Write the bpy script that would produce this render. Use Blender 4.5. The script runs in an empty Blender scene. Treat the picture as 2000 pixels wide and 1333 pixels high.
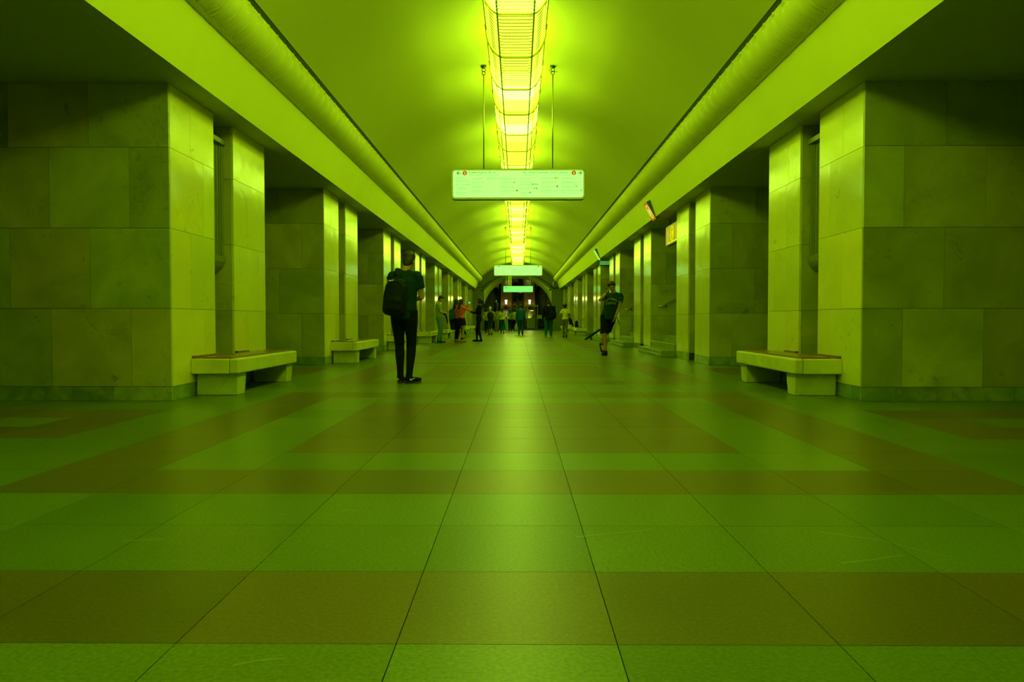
import bpy, bmesh, math, random
from mathutils import Vector, Matrix, Euler
random.seed(7)
SC = bpy.context.scene
COL = SC.collection
PI = math.pi
R = math.radians

# ------------------------------------------------------------------ camera, world, exposure
cam_d = bpy.data.cameras.new('camera')
cam_d.sensor_width = 36.0
cam_d.lens = 27.0
cam_d.clip_end = 300
cam = bpy.data.objects.new('camera', cam_d)
COL.objects.link(cam)
cam.location = (0.03, 0.0, 0.86)
cam.rotation_euler = (R(90 - 1.585), 0, R(0.458))
SC.camera = cam

world = bpy.data.worlds.new('world')
SC.world = world
world.use_nodes = True
world.node_tree.nodes['Background'].inputs[0].default_value = (0.30, 0.6, 0.02, 1)
world.node_tree.nodes['Background'].inputs[1].default_value = 0.02

SC.view_settings.view_transform = 'Standard'
SC.view_settings.look = 'None'
SC.view_settings.gamma = 1.0
SC.view_settings.use_curve_mapping = False
SC.view_settings.exposure = 0.0
SC.cycles.use_denoising = True
SC.cycles.use_adaptive_sampling = True
SC.cycles.adaptive_threshold = 0.015
SC.cycles.max_bounces = 6
SC.cycles.diffuse_bounces = 4
SC.cycles.glossy_bounces = 3
SC.cycles.caustics_reflective = False
SC.cycles.caustics_refractive = False
SC.cycles.sample_clamp_indirect = 4.0

LAMP = (0.535, 1.0, 0.07)          # colour of the hall's lamps
ROD_POWER = 1.35                    # glass rods of the long ceiling light
TUBE_POWER = 55.0                  # tubes inside it

# ------------------------------------------------------------------ materials
MATS = {}


def mat(name, color, rough=0.6, metal=0.0, noise=0.0, scale=8.0, bump=0.0, bscale=None, rnd=0.0, spec=0.5,
        coat=0.0, coord='Object', detail=4.0, coat_rough=0.1):
    if name in MATS:
        return MATS[name]
    m = bpy.data.materials.new(name)
    m.use_nodes = True
    nt = m.node_tree
    b = nt.nodes['Principled BSDF']
    b.inputs['Roughness'].default_value = rough
    b.inputs['Metallic'].default_value = metal
    b.inputs['Specular IOR Level'].default_value = spec
    b.inputs['Coat Weight'].default_value = coat
    b.inputs['Coat Roughness'].default_value = coat_rough
    tc = nt.nodes.new('ShaderNodeTexCoord')
    n = nt.nodes.new('ShaderNodeTexNoise')
    n.inputs['Scale'].default_value = scale
    n.inputs['Detail'].default_value = detail
    nt.links.new(tc.outputs[coord], n.inputs['Vector'])
    mx = nt.nodes.new('ShaderNodeMix')
    mx.data_type = 'RGBA'
    c = Vector(color)
    mx.inputs[6].default_value = (*(c * (1 - noise)), 1)
    mx.inputs[7].default_value = (*[min(1, v) for v in (c * (1 + noise))], 1)
    nt.links.new(n.outputs['Fac'], mx.inputs[0])
    nt.links.new(mx.outputs[2], b.inputs['Base Color'])
    if bump:
        n2 = nt.nodes.new('ShaderNodeTexNoise')
        n2.inputs['Scale'].default_value = bscale or scale * 2
        n2.inputs['Detail'].default_value = 3
        nt.links.new(tc.outputs[coord], n2.inputs['Vector'])
        bp = nt.nodes.new('ShaderNodeBump')
        bp.inputs['Strength'].default_value = 1.0
        bp.inputs['Distance'].default_value = bump
        nt.links.new(n2.outputs['Fac'], bp.inputs['Height'])
        nt.links.new(bp.outputs[0], b.inputs['Normal'])
    MATS[name] = m
    return m


def ramp(nt, stops):
    r = nt.nodes.new('ShaderNodeValToRGB')
    e = r.color_ramp.elements
    while len(e) > 1:
        e.remove(e[-1])
    e[0].position, e[0].color = stops[0][0], (*stops[0][1], 1)
    for p, c in stops[1:]:
        x = e.new(p)
        x.color = (*c, 1)
    return r


def stone(name, c_a, c_b, vein, rough=0.25, vscale=1.3, rnd=0.25, wave=0.003, speck=0.0, grain=0.0, coat=0.0,
          island=False, veinamt=1.0, fleck=0.0, spec=.5):
    """polished marble / granite: base mottling, veins, random tint of each piece"""
    m = bpy.data.materials.new(name)
    m.use_nodes = True
    nt = m.node_tree
    L = nt.links.new
    b = nt.nodes['Principled BSDF']
    b.inputs['Coat Weight'].default_value = coat
    b.inputs['Specular IOR Level'].default_value = spec
    geo = nt.nodes.new('ShaderNodeNewGeometry')
    oi = nt.nodes.new('ShaderNodeObjectInfo')
    rsrc = geo.outputs['Random Per Island'] if island else oi.outputs['Random']
    # each slab is cut from another place of the block
    mul = nt.nodes.new('ShaderNodeMath'); mul.operation = 'MULTIPLY'; mul.inputs[1].default_value = 37.0
    L(rsrc, mul.inputs[0])
    cmb = nt.nodes.new('ShaderNodeCombineXYZ')
    L(mul.outputs[0], cmb.inputs[0]); L(mul.outputs[0], cmb.inputs[2])
    add = nt.nodes.new('ShaderNodeVectorMath'); add.operation = 'ADD'
    L(geo.outputs['Position'], add.inputs[0]); L(cmb.outputs[0], add.inputs[1])
    n1 = nt.nodes.new('ShaderNodeTexNoise'); n1.inputs['Scale'].default_value = vscale
    n1.inputs['Detail'].default_value = 6; n1.inputs['Roughness'].default_value = 0.6
    n1.inputs['Distortion'].default_value = 0.6
    L(add.outputs[0], n1.inputs['Vector'])
    base = nt.nodes.new('ShaderNodeMix'); base.data_type = 'RGBA'
    base.inputs[6].default_value = (*c_a, 1); base.inputs[7].default_value = (*c_b, 1)
    mr = nt.nodes.new('ShaderNodeMapRange'); mr.inputs[1].default_value = 0.35; mr.inputs[2].default_value = 0.65
    L(n1.outputs['Fac'], mr.inputs[0])
    L(mr.outputs[0], base.inputs[0])
    # veins: thin ridges of a second distorted noise
    n2 = nt.nodes.new('ShaderNodeTexNoise'); n2.inputs['Scale'].default_value = vscale * 2.4
    n2.inputs['Detail'].default_value = 5; n2.inputs['Distortion'].default_value = 1.3
    L(add.outputs[0], n2.inputs['Vector'])
    vr = ramp(nt, [(0.0, (0, 0, 0)), (0.489, (0, 0, 0)), (0.5, (1, 1, 1)), (0.511, (0, 0, 0)), (1, (0, 0, 0))])
    L(n2.outputs['Fac'], vr.inputs[0])
    n3 = nt.nodes.new('ShaderNodeTexNoise'); n3.inputs['Scale'].default_value = vscale * 0.9
    L(add.outputs[0], n3.inputs['Vector'])
    gate = nt.nodes.new('ShaderNodeMapRange'); gate.inputs[1].default_value = 0.5; gate.inputs[2].default_value = 0.68
    gate.inputs[4].default_value = veinamt
    L(n3.outputs['Fac'], gate.inputs[0])
    vm = nt.nodes.new('ShaderNodeMath'); vm.operation = 'MULTIPLY'
    L(vr.outputs[0], vm.inputs[0]); L(gate.outputs[0], vm.inputs[1])
    mv = nt.nodes.new('ShaderNodeMix'); mv.data_type = 'RGBA'
    L(vm.outputs[0], mv.inputs[0]); L(base.outputs[2], mv.inputs[6]); mv.inputs[7].default_value = (*vein, 1)
    last = mv.outputs[2]
    if speck:      # small dark pits
        sm = nt.nodes.new('ShaderNodeTexNoise'); sm.inputs['Scale'].default_value = 7.0; sm.inputs['Detail'].default_value = 8
        sm.inputs['Roughness'].default_value = .62; sm.inputs['Distortion'].default_value = .4
        L(add.outputs[0], sm.inputs['Vector'])
        g2 = nt.nodes.new('ShaderNodeTexNoise'); g2.inputs['Scale'].default_value = 1.6
        L(add.outputs[0], g2.inputs['Vector'])
        s1 = nt.nodes.new('ShaderNodeMapRange'); s1.inputs[1].default_value = .60; s1.inputs[2].default_value = .72
        L(sm.outputs['Fac'], s1.inputs[0])
        s2 = nt.nodes.new('ShaderNodeMapRange'); s2.inputs[1].default_value = .5; s2.inputs[2].default_value = .62; s2.inputs[4].default_value = .8
        L(g2.outputs['Fac'], s2.inputs[0])
        s3 = nt.nodes.new('ShaderNodeMath'); s3.operation = 'MULTIPLY'
        L(s1.outputs[0], s3.inputs[0]); L(s2.outputs[0], s3.inputs[1])
        s4 = nt.nodes.new('ShaderNodeMix'); s4.data_type = 'RGBA'
        L(s3.outputs[0], s4.inputs[0]); L(last, s4.inputs[6]); s4.inputs[7].default_value = (*[x * .9 for x in vein], 1)
        last = s4.outputs[2]
        v = nt.nodes.new('ShaderNodeTexVoronoi'); v.inputs['Scale'].default_value = 4.2
        L(add.outputs[0], v.inputs['Vector'])
        pr = nt.nodes.new('ShaderNodeMapRange'); pr.inputs[1].default_value = 0.022; pr.inputs[2].default_value = 0.04
        pr.inputs[3].default_value = speck; pr.inputs[4].default_value = 0.0
        L(v.outputs['Distance'], pr.inputs[0])
        ms = nt.nodes.new('ShaderNodeMix'); ms.data_type = 'RGBA'
        L(pr.outputs[0], ms.inputs[0]); L(last, ms.inputs[6]); ms.inputs[7].default_value = (*[x * .5 for x in vein], 1)
        last = ms.outputs[2]
    if grain:
        n4 = nt.nodes.new('ShaderNodeTexNoise'); n4.inputs['Scale'].default_value = 75; n4.inputs['Detail'].default_value = 3
        L(geo.outputs['Position'], n4.inputs['Vector'])
        g = nt.nodes.new('ShaderNodeMapRange'); g.inputs[1].default_value = 0.3; g.inputs[2].default_value = 0.7
        g.inputs[3].default_value = 1 - grain; g.inputs[4].default_value = 1 + grain
        L(n4.outputs['Fac'], g.inputs[0])
        vs = nt.nodes.new('ShaderNodeVectorMath'); vs.operation = 'SCALE'
        L(last, vs.inputs[0]); L(g.outputs[0], vs.inputs['Scale'])
        last = vs.outputs[0]
    if fleck:      # pale chips in the granite
        v = nt.nodes.new('ShaderNodeTexVoronoi'); v.inputs['Scale'].default_value = 26
        L(geo.outputs['Position'], v.inputs['Vector'])
        pr = nt.nodes.new('ShaderNodeMapRange'); pr.inputs[1].default_value = 0.09; pr.inputs[2].default_value = 0.16
        pr.inputs[3].default_value = fleck; pr.inputs[4].default_value = 0.0
        L(v.outputs['Distance'], pr.inputs[0])
        ms = nt.nodes.new('ShaderNodeMix'); ms.data_type = 'RGBA'
        L(pr.outputs[0], ms.inputs[0]); L(last, ms.inputs[6]); ms.inputs[7].default_value = (*[min(1, x * 1.7 + .04) for x in c_b], 1)
        last = ms.outputs[2]
    # random tint
    tr = nt.nodes.new('ShaderNodeMapRange'); tr.inputs[3].default_value = 1 - rnd; tr.inputs[4].default_value = 1 + rnd * 0.7
    L(rsrc, tr.inputs[0])
    sc_ = nt.nodes.new('ShaderNodeVectorMath'); sc_.operation = 'SCALE'
    L(last, sc_.inputs[0]); L(tr.outputs[0], sc_.inputs['Scale'])
    wn = nt.nodes.new('ShaderNodeTexWhiteNoise'); wn.noise_dimensions = '1D'
    L(mul.outputs[0], wn.inputs['W'])
    hu = nt.nodes.new('ShaderNodeMapRange'); hu.inputs[3].default_value = 1 - rnd * .8; hu.inputs[4].default_value = 1 + rnd * .25
    L(wn.outputs['Value'], hu.inputs[0])
    cc = nt.nodes.new('ShaderNodeCombineXYZ'); cc.inputs[1].default_value = 1; cc.inputs[2].default_value = 1
    L(hu.outputs[0], cc.inputs[0])
    mm = nt.nodes.new('ShaderNodeVectorMath'); mm.operation = 'MULTIPLY'
    L(sc_.outputs[0], mm.inputs[0]); L(cc.outputs[0], mm.inputs[1])
    L(mm.outputs[0], b.inputs['Base Color'])
    rr = nt.nodes.new('ShaderNodeMapRange'); rr.inputs[3].default_value = rough * .92; rr.inputs[4].default_value = rough * 1.08
    L(n1.outputs['Fac'], rr.inputs[0]); L(rr.outputs[0], b.inputs['Roughness'])
    if wave:
        n5 = nt.nodes.new('ShaderNodeTexNoise'); n5.inputs['Scale'].default_value = 3.5; n5.inputs['Detail'].default_value = 2
        L(add.outputs[0], n5.inputs['Vector'])
        bp = nt.nodes.new('ShaderNodeBump'); bp.inputs['Distance'].default_value = wave; bp.inputs['Strength'].default_value = 1
        L(n5.outputs['Fac'], bp.inputs['Height']); L(bp.outputs[0], b.inputs['Normal'])
    MATS[name] = m
    return m


def emit(name, color, strength, base=(0.1, 0.1, 0.1)):
    m = bpy.data.materials.new(name)
    m.use_nodes = True
    b = m.node_tree.nodes['Principled BSDF']
    b.inputs['Base Color'].default_value = (*base, 1)
    b.inputs['Emission Color'].default_value = (*color, 1)
    b.inputs['Emission Strength'].default_value = strength
    b.inputs['Roughness'].default_value = 0.3
    MATS[name] = m
    return m


M_MARBLE = stone('marble_cream', (.36, .36, .05), (.56, .52, .07), (.14, .15, .04), rough=.34, rnd=.20, speck=.8, wave=.004, veinamt=.5)
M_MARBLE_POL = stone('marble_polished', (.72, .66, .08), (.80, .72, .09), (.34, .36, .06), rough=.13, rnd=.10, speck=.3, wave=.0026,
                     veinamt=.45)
M_BASE = stone('marble_base_green', (.20, .27, .06), (.42, .45, .10), (.05, .09, .03), rough=.25, rnd=.35, vscale=3.5, wave=.002)
M_TILE = stone('granite_green', (.105, .150, .012), (.128, .180, .014), (.26, .33, .03), rough=.34, rnd=.14, vscale=.8, wave=0, spec=.5, grain=.30,
               coat=0.0, veinamt=.22)
M_TILE_B = stone('granite_brown', (.110, .080, .008), (.138, .098, .010), (.42, .36, .06), rough=.34, rnd=.14, vscale=.8, wave=0, spec=.5,
                 grain=.25, veinamt=.0, fleck=.35)
M_TILE_I = stone('granite_green_far', (.105, .160, .012), (.122, .182, .014), (.14, .19, .016), rough=.34, rnd=.12, vscale=.8, wave=0, spec=.5,
                 grain=.2, island=True, veinamt=.0)
M_TILE_BI = stone('granite_brown_far', (.105, .074, .008), (.128, .088, .010), (.14, .10, .011), rough=.34, rnd=.12, vscale=.8, wave=0, spec=.5,
                  grain=.2, island=True, veinamt=.0)
M_BENCH = stone('bench_stone', (.62, .60, .10), (.76, .72, .12), (.40, .42, .08), rough=.5, rnd=.08, vscale=3, wave=.001, speck=.3)
M_LEG = stone('bench_leg_stone', (.46, .50, .08), (.60, .62, .10), (.30, .33, .07), rough=.6, rnd=.08, vscale=3, wave=.002, speck=.3)
M_STEP = stone('stair_granite', (.20, .25, .04), (.30, .34, .06), (.12, .15, .04), rough=.45, rnd=.15, vscale=4, wave=.001, grain=.3)
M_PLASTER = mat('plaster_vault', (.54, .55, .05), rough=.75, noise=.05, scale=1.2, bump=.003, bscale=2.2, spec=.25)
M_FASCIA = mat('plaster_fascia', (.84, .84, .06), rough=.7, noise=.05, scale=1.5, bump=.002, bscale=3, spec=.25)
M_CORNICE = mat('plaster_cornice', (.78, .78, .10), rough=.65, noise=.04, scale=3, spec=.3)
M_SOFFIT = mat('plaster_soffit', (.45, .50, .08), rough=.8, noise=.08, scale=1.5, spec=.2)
M_GROUT = mat('grout', (.04, .05, .01), rough=.9)
M_DARKSTONE = mat('dark_stone', (.10, .13, .03), rough=.5, noise=.3, scale=5)
M_WOOD = mat('brown_wood', (.24, .11, .015), rough=.3, noise=.25, scale=14, spec=.5)
M_METAL_D = mat('dark_metal', (.05, .07, .03), rough=.4, metal=.6)
M_METAL = mat('bronze_metal', (.45, .45, .10), rough=.3, metal=.8)
M_PANEL = mat('niche_panel', (.22, .25, .04), rough=.35, metal=.2, noise=.1)
M_FRAME = mat('sign_frame', (.60, .66, .06), rough=.35)
M_BLACK = mat('black_plastic', (.012, .014, .010), rough=.5)
M_RUBBER = mat('black_rubber', (.02, .025, .015), rough=.7)
M_RAIL = mat('brass_rail', (.55, .60, .20), rough=.25, metal=.7)
M_BROWN = mat('brown_veneer', (.17, .085, .01), rough=.35, noise=.25, scale=3)
M_WALLB = mat('escalator_wall', (.20, .22, .04), rough=.8)
M_STEPM = mat('escalator_step', (.025, .035, .01), rough=.45, metal=.3, noise=.2)
M_EDGE = mat('escalator_edge', (.34, .36, .03), rough=.5)
M_GLASS_DARK = mat('lamp_rib', (.60, .66, .03), rough=.35)
M_CLIP = mat('lamp_clip', (.10, .16, .01), rough=.5)



M_ROD_HI = emit('lamp_glass_bright', (.60, 1, .085), ROD_POWER * 6.6)
M_ROD_MD = emit('lamp_glass', (.57, 1, .035), ROD_POWER * 4.9)
M_ROD_LO = emit('lamp_glass_dim', (.56, 1, .022), ROD_POWER * 3.3)
M_TUBE = emit('lamp_tube', LAMP, TUBE_POWER)
M_SIGNFACE = emit('sign_lit_face', (.42, .98, .24), .95, (.4, .6, .3))
M_INK = emit('sign_ink', (.02, .17, .03), 1.0, (.02, .1, .02))
M_INK2 = emit('sign_ink_light', (.08, .40, .05), 1.0, (.1, .3, .05))
M_ORANGE_DOT = emit('sign_orange', (.42, .075, .001), 1.0, (.3, .1, .01))
M_SIGNTEAL = emit('sign_lit_teal', (.12, .66, .16), .95, (.3, .6, .3))
M_SIGNORANGE = emit('sign_lit_orange', (.50, .15, .003), .85, (.15, .05, .003))
M_SIGNORANGE_D = emit('sign_lit_orange_dim', (.22, .060, .001), .9, (.12, .03, .002))
M_SIGNWHITE = emit('sign_lit_logo', (.75, .95, .14), 1.0)
M_SIGNYEL = emit('sign_lit_yellow', (.62, .75, .0), 1.0)
M_SIGNGREEN = emit('sign_lit_green', (.30, .80, .12), .9, (.3, .6, .2))
M_LANTERN = emit('lantern_glass', (.80, .86, .86), 1.15)
M_SCREEN = emit('phone_screen', (.14, .75, .35), .8)
M_SCREEN_Y = emit('phone_screen_warm', (.9, 1.0, .4), 1.2)
M_SPOT = emit('spot_glow', (.70, 1, .02), 2.0)

# ------------------------------------------------------------------ helpers


def link(name, me, m=None, parent=None, loc=None):
    o = bpy.data.objects.new(name, me)
    COL.objects.link(o)
    if m is not None and not me.materials:
        me.materials.append(m)
    if parent is not None:
        o.parent = parent
    if loc is not None:
        o.location = loc
    return o


def empty(name, loc=(0, 0, 0), rz=0, label=None, cat=None, group=None, kind=None):
    o = bpy.data.objects.new(name, None)
    o.empty_display_size = .1
    COL.objects.link(o)
    o.location = loc
    o.rotation_euler = (0, 0, rz)
    tag(o, label, cat, group, kind)
    return o


def tag(o, label=None, cat=None, group=None, kind=None):
    if label: o['label'] = label
    if cat: o['category'] = cat
    if group: o['group'] = group
    if kind: o['kind'] = kind
    return o


class MB:
    def __init__(s):
        s.v = []; s.f = []; s.mi = []; s.cur = 0

    def add(s, vs, fs):
        n = len(s.v)
        s.v += [tuple(x) for x in vs]
        s.f += [tuple(i + n for i in f) for f in fs]
        s.mi += [s.cur] * len(fs)
        return s

    def box(s, x0, x1, y0, y1, z0, z1):
        return s.add([(x0, y0, z0), (x1, y0, z0), (x1, y1, z0), (x0, y1, z0), (x0, y0, z1), (x1, y0, z1), (x1, y1, z1), (x0, y1, z1)],
                     [(0, 3, 2, 1), (4, 5, 6, 7), (0, 1, 5, 4), (1, 2, 6, 5), (2, 3, 7, 6), (3, 0, 4, 7)])

    def prism(s, pts, axis, a, b):
        """extrude the 2D outline pts along an axis from a to b"""
        n = len(pts)
        def P(p, t):
            return {'x': (t, p[0], p[1]), 'y': (p[0], t, p[1]), 'z': (p[0], p[1], t)}[axis]
        vs = [P(p, a) for p in pts] + [P(p, b) for p in pts]
        fs = [(i, (i + 1) % n, (i + 1) % n + n, i + n) for i in range(n)] + [tuple(range(n))[::-1], tuple(range(n, 2 * n))]
        return s.add(vs, fs)

    def tube(s, pts, rad, n=8, xdir=(1, 0, 0), cap=True):
        """rad: list of r or (a,b): a along xdir, b across"""
        pts = [Vector(p) for p in pts]
        if not isinstance(rad, (list, tuple)) or (len(rad) == 2 and len(pts) != 2 and not isinstance(rad[0], (list, tuple))):
            rad = [rad] * len(pts)
        vs = []
        m = len(pts)
        for i, p in enumerate(pts):
            t = (pts[min(i + 1, m - 1)] - pts[max(i - 1, 0)]).normalized()
            xd = Vector(xdir)
            u = xd - t * xd.dot(t)
            if u.length < 1e-3:
                xd = Vector((0, 1, 0)); u = xd - t * xd.dot(t)
                if u.length < 1e-3:
                    xd = Vector((1, 0, 0)); u = xd - t * xd.dot(t)
            u.normalize()
            w = t.cross(u)
            r = rad[i]
            a, b = r if isinstance(r, (tuple, list)) else (r, r)
            for k in range(n):
                th = 2 * PI * k / n
                vs.append(p + u * a * math.cos(th) + w * b * math.sin(th))
        fs = []
        for i in range(m - 1):
            for k in range(n):
                fs.append((i * n + k, i * n + (k + 1) % n, (i + 1) * n + (k + 1) % n, (i + 1) * n + k))
        if cap:
            fs.append(tuple(range(n))[::-1]); fs.append(tuple(range((m - 1) * n, m * n)))
        return s.add(vs, fs)

    def ball(s, c, r, n=12, m=8, rot=None):
        rx, ry, rz = r if isinstance(r, (tuple, list)) else (r, r, r)
        c = Vector(c)
        vs = []
        for i in range(1, m):
            ph = PI * i / m
            for k in range(n):
                th = 2 * PI * k / n
                v = Vector((rx * math.sin(ph) * math.cos(th), ry * math.sin(ph) * math.sin(th), rz * math.cos(ph)))
                if rot is not None: v = rot @ v
                vs.append(c + v)
        top = Vector((0, 0, rz)); bot = Vector((0, 0, -rz))
        if rot is not None: top = rot @ top; bot = rot @ bot
        vs += [c + top, c + bot]
        fs = []
        for i in range(m - 2):
            for k in range(n):
                fs.append((i * n + k, (i + 1) * n + k, (i + 1) * n + (k + 1) % n, i * n + (k + 1) % n))
        T = (m - 1) * n
        for k in range(n):
            fs.append((T, k, (k + 1) % n)); fs.append((T + 1, (m - 2) * n + (k + 1) % n, (m - 2) * n + k))
        return s.add(vs, fs)

    def mesh(s, name, smooth=False, mats=None, recalc=True):
        me = bpy.data.meshes.new(name)
        me.from_pydata(s.v, [], s.f)
        if mats:
            for m_ in mats: me.materials.append(m_)
            me.polygons.foreach_set('material_index', s.mi)
        if recalc:
            bm = bmesh.new(); bm.from_mesh(me)
            bmesh.ops.recalc_face_normals(bm, faces=bm.faces)
            bm.to_mesh(me); bm.free()
        if smooth:
            me.polygons.foreach_set('use_smooth', [True] * len(me.polygons))
        me.update()
        return me

    def build(s, name, m=None, parent=None, smooth=False, mats=None, loc=None):
        return link(name, s.mesh(name, smooth, mats), m, parent, loc)


def bevel(me, w=.01, seg=2):
    bm = bmesh.new(); bm.from_mesh(me)
    bmesh.ops.bevel(bm, geom=bm.edges[:], offset=w, segments=seg, affect='EDGES', profile=.5)
    bm.to_mesh(me); bm.free()
    return me


_box = {}


def box_mesh(dx, dy, dz, m, bev=.0):
    k = (round(dx, 4), round(dy, 4), round(dz, 4), m.name, bev)
    if k not in _box:
        me = MB().box(-dx / 2, dx / 2, -dy / 2, dy / 2, -dz / 2, dz / 2).mesh('slab_%d' % len(_box))
        if bev: bevel(me, bev, 1)
        me.materials.append(m)
        _box[k] = me
    return _box[k]


def slab(name, x0, x1, y0, y1, z0, z1, m, parent, bev=.0, gap=.0022):
    dx, dy, dz = abs(x1 - x0), abs(y1 - y0), abs(z1 - z0)
    g = gap
    # joints: shrink the two larger dimensions
    dims = [dx, dy, dz]
    thin = dims.index(min(dims))
    dims = [d if i == thin else d - 2 * g for i, d in enumerate(dims)]
    o = bpy.data.objects.new(name, box_mesh(*dims, m, bev))
    COL.objects.link(o)
    o.parent = parent
    j = random.uniform(-.0008, .0008)
    p = parent.location
    o.location = ((x0 + x1) / 2 - p.x + (j if thin == 0 else 0), (y0 + y1) / 2 - p.y + (j if thin == 1 else 0), (z0 + z1) / 2 - p.z)
    return o


def copy_tree(o, parent=None):
    c = o.copy(); COL.objects.link(c)
    if parent is not None: c.parent = parent
    for ch in list(o.children):
        copy_tree(ch, c)
    return c


TEXTS = []
try:        # Blender's own bundled font: its Cyrillic outlines fill cleanly
    import os
    FONT = bpy.data.fonts.load(os.path.join(bpy.utils.system_resource('DATAFILES'), 'fonts', 'DejaVuSansMono.woff2'))
    FS = 1.12
except Exception:
    FONT, FS = None, 1.0


def text(s, m, parent, x, z, size, y=0.0, width=None, align='LEFT', name='lettering', rot=(PI / 2, 0, 0), ext=0.0, bold=0.0):
    cu = bpy.data.curves.new(name, 'FONT')
    cu.body = s
    cu.size = size * 100 * FS
    if FONT: cu.font = FONT
    cu.align_x = align
    cu.extrude = ext * 100
    cu.offset = bold * 100
    cu.resolution_u = 5
    cu.materials.append(m)
    o = bpy.data.objects.new(name, cu)
    COL.objects.link(o)
    o.parent = parent
    o.location = (x, y, z)
    o.rotation_euler = rot
    o.scale = (.01, .01, .01)
    if width: TEXTS.append((o, width))
    return o


# ================================================================== SETTING
PER = 6.45           # spacing of the pylons
Y1 = 8.11            # near corner of the first pylon
PX = 3.65            # hall face of the pylons
PT = 0.5864          # floor tile
YEND = 62.0
ZC = 3.35            # soffit above the passages
YK = lambda k: 3.77 + PT * k

# ---- floor
floor = link('floor', MB().box(-9.6, 9.6, -11, YEND + .2, -.25, -.03).box(-3.4, 3.4, YEND + .2, 76.6, -.25, -.004).mesh('floor'), M_GROUT)
tag(floor, kind='structure')


def col_edges():
    e = []
    for j in range(-4, 5):
        e.append(((j - .5) * PT, (j + .5) * PT, ('c', abs(j))))
    for s in (-1, 1):
        e.append((s * 4.5 * PT, s * 3.30, ('g', 0)))
        for m_ in range(0, 6):
            e.append((s * (3.30 + PT * m_), s * (3.30 + PT * (m_ + 1)), ('s', m_)))
    return [(min(a, b), max(a, b), t) for a, b, t in e]


def brown(k, t):
    q = k % 11
    if t[0] == 'c':
        if q in (9, 10): return False
        if q in (0, 8): return True
        if t[1] == 4: return True
        if q in (1, 7) or t[1] == 3: return False
        return True
    if t[0] == 's':
        if q in (3, 5) and t[1] <= 4: return True
        if q == 4 and t[1] in (0, 4): return True
    return False


def in_pylon(x, y):
    if abs(x) < PX + .15: return False
    d = (y - Y1) % PER
    return .15 < d < 2.91 and abs(x) < 6.5


far = {False: MB(), True: MB()}
ntile = 0
for k in range(-26, 100):
    y0, y1 = YK(k), YK(k + 1)
    if y1 > YEND + .19: break
    for x0, x1, t in col_edges():
        xc, yc = (x0 + x1) / 2, (y0 + y1) / 2
        if in_pylon(xc, yc): continue
        b = brown(k, t)
        mx = min(abs(x0), abs(x1))
        if y0 > 1.3 and k <= 12 and mx < .70 * y1 + .15 and (k <= 9 or mx < 3.3):
            slab('tile', x0, x1, y0, y1, -.03, 0, M_TILE_B if b else M_TILE, floor, gap=.0014)
            ntile += 1
        else:
            g = .0016
            far[b].box(x0 + g, x1 - g, y0 + g, y1 - g, -.03, 0)
print('floor tiles', ntile)
for b, m_ in ((False, M_TILE_I), (True, M_TILE_BI)):
    o = far[b].build('distant_tiles', m_, floor)
    tag(o, kind='stuff')

# pale quartz streaks in the granite
M_STREAK = mat('quartz_streak', (.20, .26, .03), rough=.3)
for pts in ([(-.76, 3.42), (-.72, 3.44), (-.69, 3.43)], [(.26, 3.02), (.42, 3.07), (.58, 3.13)], [(1.17, 2.70), (1.33, 2.75), (1.44, 2.80)], [(-.68, 1.88), (-.62, 1.91), (-.56, 1.92)],
            [(1.25, 3.10), (1.45, 2.98), (1.60, 2.76)], [(-1.02, 3.36), (-.99, 3.365)], [(-1.5, 2.95), (-1.35, 2.98)]):
    mb = MB()
    w_ = .006
    for (xa, ya_), (xb, yb_) in zip(pts[:-1], pts[1:]):
        mb.add([(xa, ya_ - w_, .0006), (xb, yb_ - w_ * .6, .0006), (xb, yb_ + w_ * .6, .0006), (xa, ya_ + w_, .0006)], [(0, 1, 2, 3)])
    mb.build('pale_streak', M_STREAK, floor)

# ---- pylons (pillars)
ORD = ['', 'nearest', 'second', 'third', 'fourth', 'fifth', 'sixth', 'seventh', 'eighth']
COURSE = [.15, .98, 1.83, 2.68, ZC]


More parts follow.
